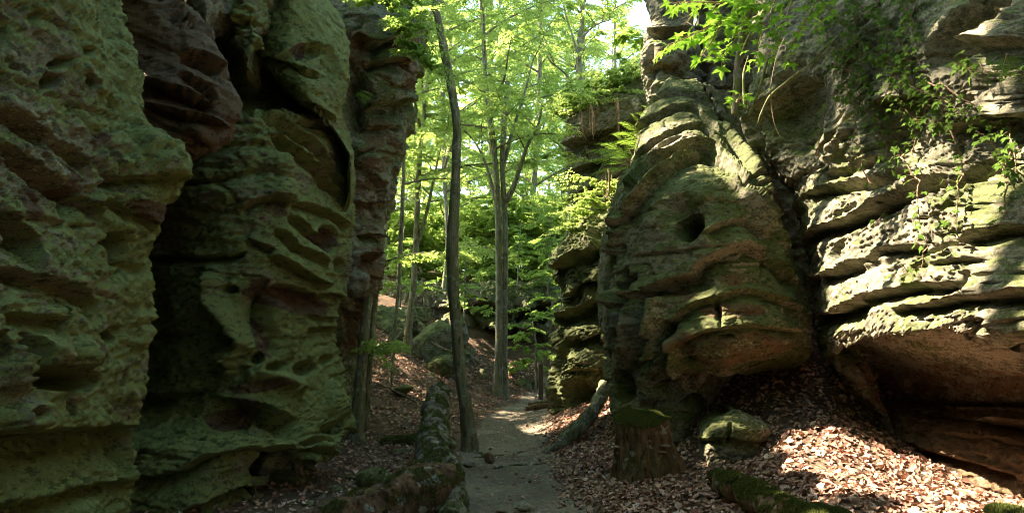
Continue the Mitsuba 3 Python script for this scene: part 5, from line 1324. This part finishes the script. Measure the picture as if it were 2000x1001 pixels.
# post by the path
b = at(1056, 783, 16.45)
h = 70 * 16.6 / FPX
t = thing('wooden_post', 'dark upright wooden post where the path leaves between the rocks', 'post')
m = trimesh.creation.extrude_polygon(__import__('shapely').box(-.046, -.046, .046, .046).buffer(.008, quad_segs=3), h + .3)
v = np.array(m.subdivide_to_size(.08).vertices) if False else None
m = m.subdivide_to_size(.2)
m.vertices = np.array(m.vertices) + .006 * np.stack([nfbm(np.array(m.vertices), 9, 2, k) for k in range(3)], 1)
m.apply_translation(b - [0, 0, .3])
put('shaft', m, 'mat_post', parent=t, smooth=30)
cp = trimesh.creation.cone(.062, .05, sections=4)
cp.apply_transform(trimesh.transformations.rotation_matrix(math.pi / 4, [0, 0, 1]))
cp.apply_translation(b + [0, 0, h - .004])
put('cap', cp, 'mat_post', parent=t, smooth=False)
# broken wood at the outcrop foot
for i, (a, c_, w, lab) in enumerate([((1028, 800, 14.2), (1078, 792, 14.3), 14, 'rotten dark log end beside the path at the outcrop foot'), ((1032, 790, 14.6), (1082, 783, 14.7), 9, 'splintered branch lying on the rotten log end'), ((1018, 806, 13.9), (1060, 803, 14.0), 5, 'thin stick in front of the rotten log end')]):
    P, R = trunk_px([(*a, w), ((a[0] + c_[0]) / 2, (a[1] + c_[1]) / 2 - 1, (a[2] + c_[2]) / 2, w * 1.1), (*c_, w * .9)])
    k = thing('broken_wood', lab, 'dead wood')
    put('trunk', join([tube(P, R, 11, bark=.02, seed=70 + i, step=.04)]), 'mat_wood_rot', parent=k)
# twigs and fallen branches on the left slope and in the litter
for i, (pts, lab) in enumerate([([(730, 745, 13.5, 3), (765, 760, 13.3, 4), (812, 784, 13.1, 4)], 'thin fallen branch on the left slope below the pale sapling'), ([(720, 690, 15, 4), (750, 670, 15.2, 4), (790, 655, 15.5, 3)], 'fallen branch slanting across the left slope in front of the dark boulder'),
                                ([(842, 668, 16.6, 5), (870, 682, 16.5, 5), (905, 692, 16.4, 4)], 'bare bough leaning across the boulders behind the slender trunk'), ([(880, 702, 16.8, 6), (893, 716, 16.7, 7), (902, 728, 16.7, 6)], 'short broken branch in the sun behind the slender trunk'),
                                ([(1590, 905, 6.2, 3), (1625, 925, 6.0, 3), (1650, 955, 5.8, 3)], 'twig lying across the sunny leaves right of the stump'), ([(1640, 925, 6.0, 3), (1665, 930, 5.9, 3), (1690, 934, 5.8, 2)], 'short straight twig on the sunny leaves'),
                                ([(1405, 922, 7.3, 4), (1425, 910, 7.5, 5), (1448, 898, 7.8, 4)], 'pinkish branch leaning on the small prop stone'), ([(640, 940, 8.0, 5), (690, 948, 7.9, 7), (735, 955, 7.8, 5)], 'gnarled root on the ground behind the mossy root arm')]):
    P, R = trunk_px(pts)
    for j in range(len(P)):
        zg = float(ground_z(P[j:j + 1, 0], P[j:j + 1, 1])[0])
        P[j, 2] = max(P[j, 2], zg + R[j] * .8)
    k = thing('fallen_branch', lab, 'branch')
    put('stem', join([tube(P, R, 7, bark=.006, seed=80 + i, step=.05)]), 'mat_bark_dead', parent=k)

# ---------------------------------------------------------------- leaf litter
def dry_leaves(x, y, z, nrm, size, rng):
    n = len(x)
    p = np.stack([x, y, z], 1)
    up = unit(nrm + rng.normal(0, .34, (n, 3)))
    d = unit(np.cross(up, rng.normal(0, 1, (n, 3))))
    s = np.cross(up, d)
    L = size[:, None]
    W = L * rng.uniform(.26, .36, n)[:, None]
    curl = (rng.normal(.10, .16, n))[:, None] * L
    cross = (rng.normal(.10, .12, n))[:, None] * L
    a, e = p - d * L * .5 + up * curl, p + d * L * .5 + up * curl * .8
    v = np.stack([a, p - d * L * .18 + s * W + up * cross, p + d * L * .2 + s * W * .9 + up * cross, e, p + d * L * .2 - s * W * .9 + up * cross, p - d * L * .18 - s * W + up * cross, p - d * L * .15, p + d * L * .2], 1)
    v[:, :, 2] += .006
    f1 = np.array([[0, 6, 1], [1, 6, 7], [1, 7, 2], [2, 7, 3], [3, 7, 4], [4, 7, 6], [4, 6, 5], [5, 6, 0]])
    f = (np.arange(n)[:, None, None] * 8 + f1[None]).reshape(-1, 3)
    return v, f


TONES = np.array([(0.40, 0.245, 0.175), (0.33, 0.19, 0.135), (0.52, 0.37, 0.285), (0.23, 0.125, 0.09), (0.46, 0.29, 0.20), (0.58, 0.46, 0.37), (0.36, 0.165, 0.12)])
rng = np.random.default_rng(12)
X, Y, S = [], [], []
for (x0, x1, y0, y1, dens, sz) in [(.4, 4.2, 4.3, 7.6, 640, .062), (.5, 5.2, 7.6, 11.5, 420, .056), (-3.2, 1.2, 5.5, 12, 240, .05), (-5, 3.5, 12, 20, 210, .062), (-.4, 2.0, 8.0, 13, 200, .048)]:
    n = int((x1 - x0) * (y1 - y0) * dens)
    X.append(rng.uniform(x0, x1, n))
    Y.append(rng.uniform(y0, y1, n))
    S.append(np.full(n, sz))
X, Y, S = np.concatenate(X), np.concatenate(Y), np.concatenate(S)
d = path_d(X, Y)
clump = nfbm(np.stack([X, Y, 0 * X], 1), 1.6, 3, 33)
keep = rng.random(len(X)) < np.where(d < 0, .05 + .55 * smooth01(-.32, 0, d + clump * .5) * (X > path_x(np.clip(Y, 2, 19.4))), np.where(X < 0, .55 + .5 * smooth01(-.1, .3, d), 1.0))
X, Y, S = X[keep], Y[keep], S[keep] * np.clip(rng.lognormal(-.08, .30, keep.sum()), .4, 1.7)
Z = ground_z(X, Y)
e = .05
nrm = np.stack([(ground_z(X - e, Y) - ground_z(X + e, Y)) / (2 * e), (ground_z(X, Y - e) - ground_z(X, Y + e)) / (2 * e), np.ones(len(X))], 1)
Z = Z + rng.uniform(0, .025, len(X)) * smooth01(0, .2, path_d(X, Y)) + .004
V, F = dry_leaves(X, Y, Z, nrm, S, rng)
tone = TONES[rng.choice(len(TONES), len(X), p=[.2, .2, .15, .17, .14, .06, .08])] * rng.uniform(.6, 1.2, (len(X), 1))
pxy = project(np.stack([X, Y, Z], 1))
inside = (pxy[:, 0] > 1330) & (pxy[:, 0] < 1990) & (pxy[:, 1] > 860) & (pxy[:, 1] < 998)
near = np.nonzero(inside)[0]
near = near[np.argsort(Y[near] - 4 * Z[near])][:420]
near = rng.choice(near, min(290, len(near)), replace=False)
for i in near:                                                      # the largest ones singly
    k = tag(numbered('fallen_leaf'), 'dry brown beech leaf on the slope at the lower right, below the shaded rock shelf', 'leaf', 'dry leaves lying at the lower right')
    scene[k] = mikit.ply(trimesh.Trimesh(V[i], F[i * 8:i * 8 + 8] - i * 8, process=False), 'mat_litter', color=np.repeat(tone[i:i + 1], 8, 0), smooth=False)
rest = np.ones(len(X), bool)
rest[near] = False
V2 = V[rest].reshape(-1, 3)
F2 = (F.reshape(-1, 8, 3)[rest] - np.nonzero(rest)[0][:, None, None] * 8 + np.arange(rest.sum())[:, None, None] * 8).reshape(-1, 3)
put('leaf_litter', trimesh.Trimesh(V2, F2, process=False), 'mat_litter', 'carpet of dry brown beech leaves on the valley floor', 'leaves', kind='stuff', color=np.repeat(tone[rest], 8, 0), smooth=False)

# grit and pebbles trodden into the path
rng = np.random.default_rng(91)
n = 500
y = rng.uniform(5.5, 15, n)
x = path_x(y) + rng.normal(0, .55, n) * path_w(y)
z = ground_z(x, y)
ico = trimesh.creation.icosphere(subdivisions=1)
iv, jf = np.array(ico.vertices), np.array(ico.faces)
sz = rng.lognormal(-4.6, .45, n)[:, None, None] * np.stack([rng.uniform(.7, 1.3, n), rng.uniform(.7, 1.3, n), rng.uniform(.4, .8, n)], 1)[:, None]
v = (iv[None] * sz * (1 + .25 * rng.normal(0, 1, (n, len(iv), 1)) * .6) + np.stack([x, y, z + .004], 1)[:, None]).reshape(-1, 3)
f = (jf[None] + (np.arange(n) * len(iv))[:, None, None]).reshape(-1, 3)
put('path_grit', trimesh.Trimesh(v, f, process=False), 'mat_stone_buff', 'small stones trodden into the earth path', 'gravel', kind='stuff', smooth=False, uv=np.zeros((len(v), 2)))
# roots crossing the path
for i, (pts, lab) in enumerate([([(1085, 872, 10.3), (1040, 884, 10.0), (990, 884, 9.9), (950, 886, 9.75), (925, 882, 9.8)], 'worn root crossing the path from the leaning root'), ([(960, 912, 8.9), (1010, 905, 9.0), (1060, 902, 9.1), (1110, 890, 9.4)], 'second worn root crossing the path nearer the viewer'), ([(925, 870, 10.3), (945, 880, 9.9), (962, 886, 9.7)], 'short root running from the slender tree into the path')]):
    a = np.array([at(*p) for p in pts])
    q = np.linspace(0, 1, 24)
    s_ = np.linspace(0, 1, len(a))
    X, Y = np.interp(q, s_, a[:, 0]) + .03 * np.sin(q * 17 + i), np.interp(q, s_, a[:, 1])
    Z = ground_z(X, Y) + .004 + .012 * np.sin(q * 23)
    k = thing('path_root', lab, 'root')
    put('strand', join([tube(np.stack([X, Y, Z], 1), .026 - .014 * q, 9, bark=.006, seed=i, cap=True)]), 'mat_bark_dead', parent=k)
# ---------------------------------------------------------------- plants on the rocks
def surf(rock, px, py, off=0.0):
    """A point on the finished rock that the photograph shows at this pixel, lifted off the skin."""
    i = rock.find([(px, py)])[0]
    v = np.array(rock.mesh.vertices[i])
    n = rock.vn[i]
    return v + rock.n[i] * off, rock.n[i]


def palmate(lobes, depth=.5, seed=0):
    """Outline of a lobed leaf, base at the origin, tip along +x, length 1, as a fan with folded lobes."""
    pts = []
    for k, (a, L) in enumerate(lobes):
        pts.append((L * math.cos(a), L * math.sin(a)))
        if k + 1 < len(lobes):
            b, M = lobes[k + 1]
            m = (a + b) / 2
            pts.append((depth * min(L, M) * math.cos(m), depth * min(L, M) * math.sin(m)))
    P = np.array([(0.30, 0)] + [(-.0, 0)] + [(x + 0.0, y) for x, y in pts])
    z = np.array([0, 0] + [(-.06 if i % 2 == 0 else .05) for i in range(len(pts))])
    V = np.column_stack([P, z])
    n = len(pts)
    F = [(0, 2 + i, 3 + i) for i in range(n - 1)] + [(0, 1, 2), (0, 2 + n - 1, 1)]
    return V, np.array(F)


MAPLE = palmate([(-2.0, .42), (-1.05, .80), (0, 1.0), (1.05, .80), (2.0, .42)], .55)
IVY = palmate([(-2.1, .40), (-.95, .62), (0, 1.0), (.95, .62), (2.1, .40)], .78)


def blade(shape, base, d, n, size):
    d = unit(np.asarray(d, float))
    n = unit(np.asarray(n, float) - d * (np.asarray(n) @ d))
    s = np.cross(n, d)
    V, F = shape
    return base + (V[:, :1] * d + V[:, 1:2] * s + V[:, 2:] * n) * size, F


def spread(pts, gap):
    pts = np.asarray(pts)
    s = np.concatenate([[0], np.cumsum(np.linalg.norm(np.diff(pts, axis=0), axis=1))])
    q = np.arange(gap * .5, s[-1], gap)
    c = np.stack([np.interp(q, s, pts[:, k]) for k in range(3)], 1)
    t = unit(np.stack([np.interp(np.minimum(q + .01, s[-1]), s, pts[:, k]) - np.interp(q - .01, s, pts[:, k]) for k in range(3)], 1))
    return c, t


scene['mat_stem'] = rough((0.24, 0.17, 0.11), .8, .2)

# ivy on the right wall
strands = [([(1722, -30), (1735, 60), (1748, 120), (1768, 180), (1780, 240), (1792, 300)], 'ivy strand hanging down the middle of the right wall top', 14),
           ([(1640, 40), (1700, 88), (1760, 130), (1810, 165), (1885, 210), (1955, 255)], 'long ivy stem slanting across the top of the right wall', 15),
           ([(1792, 300), (1812, 345), (1836, 382), (1852, 430), (1878, 490), (1862, 530), (1832, 556)], 'thin ivy trail dangling lowest over the sunlit stone', 9),
           ([(1605, 20), (1640, 80), (1662, 130), (1668, 180), (1692, 205)], 'ivy strand at the left end of the overgrown wall top', 13),
           ([(1690, -20), (1682, 80), (1702, 150), (1722, 220), (1745, 285)], 'dense ivy strand above the pale streaked stone', 15),
           ([(1805, 0), (1775, 80), (1762, 160), (1755, 240)], 'ivy strand in front of the dark hollow', 13),
           ([(1830, 150), (1900, 185), (1960, 235), (2010, 330)], 'ivy stem along the ledge near the right edge', 9),
           ([(1660, -10), (1715, 40), (1760, 70), (1800, 140), (1820, 230)], 'ivy strand crossing the others near the top edge', 14),
           ([(1580, -20), (1630, 20), (1690, 60), (1720, 110)], 'leafy ivy at the very top left of the overgrown right wall', 15),
           ([(1650, 120), (1690, 150), (1740, 200), (1790, 235), (1850, 250)], 'ivy strand sloping down to the right across the wall middle top', 15),
           ([(1745, -20), (1790, 40), (1800, 100), (1830, 190), (1850, 260)], 'ivy strand beside the dark hollow reaching far down', 15),
           ([(1620, 60), (1655, 100), (1700, 120), (1750, 110), (1800, 120)], 'ivy strand running level beneath the overgrown top', 15),
           ([(1690, 190), (1720, 230), (1730, 270), (1745, 310), (1760, 340)], 'ivy strand ending beside the pale streaked stone', 14),
           ([(1770, 150), (1830, 200), (1900, 240), (1950, 300), (1990, 350)], 'ivy strand slanting to the right edge over the shaded ledges', 13),
           ([(1840, 120), (1900, 130), (1960, 135), (2020, 150)], 'ivy along the mossy ledge below the dark hollow', 14),
           ([(1700, 195), (1712, 270), (1708, 340), (1722, 400), (1716, 440)], 'ivy trail running down the face left of the lowest dangling trail', 10),
           ([(1880, 235), (1890, 310), (1905, 370), (1898, 430), (1910, 480)], 'ivy trail running down the sunlit face right of the lowest dangling trail', 10),
           ([(1960, 240), (1965, 320), (1978, 390), (1970, 450)], 'ivy trail on the sunlit face nearest the right edge', 10),
           ([(1610, 190), (1618, 250), (1605, 310), (1612, 350)], 'ivy trail at the left end of the right wall beside the recess', 10),
           ([(1870, 110), (1882, 80), (1893, 45)], 'upright ivy sprig on the lip of the dark hollow', 4)]
for k, (pp, lab, m) in enumerate(strands):
    rng = np.random.default_rng(600 + k)
    t = thing('ivy', lab, 'ivy')
    pts = np.array([surf(r1, px, py, .05 + .06 * rng.random() + (.10 if k in (2, 8) else 0))[0] for px, py in pp])
    q = np.linspace(0, len(pts) - 1, 3 * len(pts))
    pts = np.stack([np.interp(q, np.arange(len(pts)), pts[:, j]) for j in range(3)], 1) + rng.normal(0, .018, (len(q), 3))
    tubes = [tube(pts, np.linspace(.008, .004, len(pts)), 5, cap=False)]
    c, tt = spread(pts, .055 if m > 10 else .075)
    leaves = []
    for p, d in zip(c, tt):
        for rep in range(2 if m > 10 else 1):
            out = unit(np.array([-1.0, -.55, .15]) + rng.normal(0, .55, 3))
            b = p + out * rng.uniform(.03, .13)
            tubes.append(tube([p, (p + b) / 2 + [0, 0, .01], b], [.0025, .002, .0015], 4, cap=False))
            leaves.append(blade(IVY, b, out * .5 + [0, 0, -.45] + rng.normal(0, .35, 3), out + [-.3, 0, .75] + rng.normal(0, .3, 3), rng.uniform(.035, .08)))
    put('stem', join(tubes), 'mat_stem', parent=t)
    for v, f in leaves[:290]:
        put('leaf', trimesh.Trimesh(v, f, process=False), 'mat_leaf_ivy', parent=t, smooth=False)

# small maple clinging to the head of the gap, its bough over the buttress
t = thing('maple_tree', 'small mossy maple clinging to the rock, its bright lobed leaves over the buttress', 'tree')
P, R = trunk_px([(1436, 225, 8.9, 14), (1440, 175, 8.8, 17), (1444, 120, 8.7, 17), (1452, 60, 8.5, 14), (1470, 0, 8.3, 12), (1500, -60, 8.0, 10)])
put('trunk', join([tube(P, R, 14, bark=.016, seed=3, step=.03)]), 'mat_bark_mossy', parent=t, uv=np.full((len(join([tube(P, R, 14, bark=.016, seed=3, step=.03)]).vertices), 2), .5))
for pts in ([(1462, 225, 8.0, 6), (1478, 190, 7.9, 9), (1490, 150, 7.8, 10), (1500, 115, 7.8, 8)], [(1482, 240, 7.6, 8), (1500, 195, 7.4, 9), (1540, 158, 7.2, 10), (1580, 128, 7.0, 9), (1618, 88, 6.9, 8), (1640, 70, 6.9, 6)], [(1448, 110, 8.3, 9), (1462, 75, 8.1, 10), (1485, 40, 7.9, 11), (1500, 5, 7.8, 10)], [(1455, 215, 8.2, 5), (1452, 160, 8.2, 7), (1462, 110, 8.2, 6)]):
    a, r = trunk_px(pts)
    r = r * .7
    put('root', join([tube(a, r, 9, bark=.01, seed=5, step=.04)]), 'mat_bark_mossy', parent=t, uv=np.full((len(join([tube(a, r, 9, bark=.01, seed=5, step=.04)]).vertices), 2), .5))
rng = np.random.default_rng(71)
boughs = [([(1500, -60, 7.6), (1460, 0, 7.2), (1410, 40, 6.9), (1350, 70, 6.7), (1292, 92, 6.6)], .045, 1), ([(1460, 0, 7.2), (1400, 5, 6.8), (1340, 4, 6.7), (1305, 8, 6.6)], .06, 1), ([(1410, 40, 6.9), (1390, 80, 6.8), (1368, 112, 6.7)], .05, 1), ([(1470, 10, 7.1), (1450, 55, 7.0), (1425, 90, 6.9), (1405, 110, 6.9)], .05, 1),
          ([(1520, -20, 7.2), (1500, 40, 7.1), (1480, 90, 7.0), (1470, 120, 7.0)], .05, .8), ([(1560, -40, 7.0), (1540, 20, 6.9), (1520, 80, 6.9), (1500, 110, 6.9)], .05, .8), ([(1600, -30, 6.9), (1580, 30, 6.8), (1556, 70, 6.8), (1540, 110, 6.8)], .05, .7), ([(1640, -30, 6.8), (1610, 20, 6.7), (1590, 60, 6.7)], .05, .65), ([(1446, 185, 8.3), (1440, 200, 8.1), (1450, 190, 8.0)], .05, .9), ([(1380, -40, 7.0), (1360, 20, 6.9), (1335, 50, 6.8)], .06, 1)]
leaves = []
for pts, gap, sz in boughs:
    a = np.array([at(*p) for p in pts])
    tubes = [tube(a, np.linspace(.010, .004, len(a)), 6, cap=False, step=.08)]
    c, d = spread(a, gap * 1.25)
    for p, dd in zip(c, d):
        for sd in (-1, 1):
            lat = unit(np.cross([0, 0, 1.0], dd)) * sd
            out = unit(lat + dd * .4 + rng.normal(0, .35, 3))
            b = p + out * rng.uniform(.03, .13) + [0, 0, rng.normal(-.02, .03)]
            tubes.append(tube([p, b], [.0025, .0018], 4, cap=False))
            leaves.append(blade(MAPLE, b, out + [0, 0, -.35] + rng.normal(0, .25, 3), np.array([-.25, -.70, .65]) + rng.normal(0, .3, 3), sz * rng.uniform(.085, .15)))
    put('branch', join(tubes), 'mat_stem', parent=t)
for v, f in leaves[:290]:
    put('leaf', trimesh.Trimesh(v, f, process=False), 'mat_leaf_maple', parent=t, smooth=False)
# hanging roots and creepers
for i, (pts, lab) in enumerate([([(1532, 74, 6.3, 2.4), (1512, 130, 6.3, 2.6), (1505, 185, 6.3, 2.6), (1510, 230, 6.3, 2.4), (1524, 268, 6.3, 2)], 'thin bare creeper hanging in a bow before the dark recess'), ([(1206, 190, 13.4, 2), (1208, 230, 13.4, 2), (1207, 262, 13.4, 1.5)], 'pale root hanging from the cap cliff, nearest the fern'), ([(1155, 205, 13.6, 5), (1158, 230, 13.6, 4), (1157, 262, 13.6, 3)], 'bundle of pale roots hanging from the cap cliff edge'),
                                ([(1135, 215, 13.6, 2), (1137, 250, 13.6, 2), (1143, 268, 13.6, 1.5)], 'thin dark root at the left of the cap cliff edge'), ([(1188, 330, 10.6, 7), (1190, 360, 10.6, 6), (1186, 385, 10.6, 4)], 'ragged reddish root tuft hanging beneath the ferns')]):
    a, r = trunk_px(pts)
    k = thing('hanging_root', lab, 'root')
    r = r * .6
    put('strand', join([tube(a, r, 6, bark=.002, seed=i, step=.05)]), 'mat_stem', parent=k)
    if len(pts) == 3:
        for j in range(3):
            b = a + np.array([.03 * (j - 1), .02, -.04 * j]) * np.array([1, 1, 1]) + .02 * np.random.default_rng(i * 9 + j).normal(0, 1, a.shape)
            put('strand', join([tube(b, r * .5, 5, seed=j, step=.06)]), 'mat_stem', parent=k)


# ferns
def frond(a, b, rise, width, rng):
    """A feathered frond from a to b: stalk and pairs of narrow leaflets, toothed."""
    n = 20
    t = np.linspace(0, 1, n)
    pts = a + (b - a) * t[:, None] + np.array([0, 0, 1.0]) * (rise * 4 * t * (1 - t))[:, None]
    L = np.linalg.norm(b - a)
    d = unit(np.gradient(pts, axis=0))
    lat = unit(np.cross(d, [0, 0, 1.0]))
    up = unit(np.cross(lat, d))
    V, F, o = [], [], 0
    for i in range(3, n):
        w = width * math.sin(math.pi * min(1, (t[i] * .92 + .06)) ** .8) * (1.08 - t[i] * .55)
        for sd in (-1, 1):
            ax = unit(lat[i] * sd + d[i] * .45 - up[i] * .18 + rng.normal(0, .06, 3))
            m = 6
            for j in range(m):
                c = pts[i] + ax * w * (j + .35) / m
                ll = L / n * .50 * (1.1 - .7 * j / m)
                for s2 in (-1, 1):
                    e = unit(d[i] * s2 + ax * .5)
                    q = np.array([c, c + ax * w / m * .8, c + e * ll + ax * w / m * .35])
                    V.append(q)
                    F.append([o, o + 1, o + 2])
                    o += 3
    return pts, np.vstack(V), np.array(F)


ferns = [('bright green fern on the left shoulder of the buttress, lowest of the ferns there', [((1232, 326, 10.3), (1132, 322, 9.9), .12), ((1230, 334, 10.3), (1146, 347, 9.9), .10), ((1234, 318, 10.3), (1142, 300, 10.0), .14), ((1236, 322, 10.4), (1160, 282, 10.3), .14), ((1236, 330, 10.3), (1180, 355, 9.9), .10), ((1240, 316, 10.4), (1195, 262, 10.4), .12), ((1238, 318, 10.2), (1165, 312, 9.8), .13)]),
         ('sunny fern above the lowest one on the left shoulder of the buttress', [((1262, 288, 10.3), (1190, 262, 10.1), .12), ((1262, 284, 10.3), (1205, 240, 10.2), .12), ((1260, 292, 10.3), (1182, 285, 10.0), .12), ((1266, 280, 10.3), (1232, 222, 10.3), .10), ((1262, 292, 10.2), (1215, 300, 9.9), .08)]),
         ('small fern near the mossy head of the buttress', [((1285, 244, 10.4), (1238, 222, 10.3), .08), ((1287, 240, 10.4), (1252, 206, 10.4), .08), ((1284, 248, 10.4), (1235, 248, 10.2), .08), ((1290, 232, 10.4), (1272, 196, 10.5), .06)]),
         ('dark green fern hanging at the right edge above the wall', [((1965, 105, 4.7), (1978, 170, 4.5), .03), ((1968, 105, 4.7), (1955, 160, 4.5), .03), ((1970, 105, 4.7), (1996, 172, 4.5), .03)]),
         ('tiny fern in a crack of the ochre pillar', [((703, 180, 9.6), (722, 198, 9.3), .03), ((703, 180, 9.6), (712, 205, 9.35), .03), ((704, 178, 9.6), (728, 188, 9.3), .03)]),
         ('little green plant below the wedged stones in the gap', [((1440, 205, 9.4), (1418, 188, 9.1), .05), ((1442, 205, 9.4), (1455, 180, 9.1), .05), ((1440, 206, 9.4), (1428, 215, 9.0), .05)])]
for k, (lab, fr) in enumerate(ferns):
    rng = np.random.default_rng(650 + k)
    t = thing('fern', lab, 'fern')
    for a, b, rise in fr:
        a, b = at(*a), at(*b)
        pts, v, f = frond(a, b, rise, np.linalg.norm(b - a) * .30, rng)
        put('frond', trimesh.Trimesh(v, f, process=False), 'mat_fern' if k != 3 else 'mat_leaf_ivy', parent=t, smooth=False)
        put('stalk', join([tube(pts[::4], np.linspace(.005, .0015, len(pts[::4])), 5, cap=False)]), 'mat_stem', parent=t)


def bush(name, lab, cat, centres, seed, leaf, mat, boughs, L, elev=(.0, .9), twigs=.16, bend=-.5, az0=None):
    rng = np.random.default_rng(seed)
    t = thing(name, lab, cat)
    c = Crown()
    for px, py, Y in centres:
        p = at(px, py, Y)
        for j in range(boughs):
            az = j * 2.399 + rng.normal(0, .4) if az0 is None else az0 + rng.normal(0, .9)
            c.bough(p + rng.normal(0, .05, 3), az, rng.uniform(*elev), rng.uniform(*L), rng, .008, leaf, .055, twigs, sides=4, bend=bend)
    c.build(t, mat, 'mat_stem')


for i, (cs, lab) in enumerate([([(1118, 222, 14.3), (1140, 205, 14.4)], 'sunlit undergrowth on the left brow of the cap cliff'), ([(1170, 190, 14.4), (1192, 178, 14.6)], 'glaring sunlit undergrowth in the middle of the cap cliff top'), ([(1222, 166, 14.6), (1250, 152, 14.8)], 'undergrowth on the cap cliff top beside the leaning pillar')]):
    bush('undergrowth', lab, 'bush', cs, 660 + i, .075, 'mat_leaf_beech', 7, (.35, .8), (.1, 1.2))
bush('creeping_ivy', 'curtain of ivy hanging down the left edge of the cap cliff', 'ivy', [(1112, 250, 14.1), (1108, 300, 14.2), (1110, 350, 14.3), (1112, 390, 14.4)], 664, .05, 'mat_leaf_beech', 6, (.12, .3), (-1.2, -.3), az0=-1.8)
bush('bush', 'leafy bush hanging over the top of the ochre pillar', 'bush', [(765, 10, 9.7), (785, 50, 9.7), (782, 90, 9.65)], 665, .06, 'mat_leaf_beech_deep', 7, (.3, .7), (-.8, .6), az0=-1.2)
bush('bush', 'low grassy plants on the brow of the lit outcrop left of the buttress', 'bush', [(1120, 455, 12.1), (1145, 425, 12.2), (1165, 400, 12.2), (1178, 372, 11.6)], 666, .05, 'mat_leaf_beech', 8, (.25, .5), (.1, 1.1))
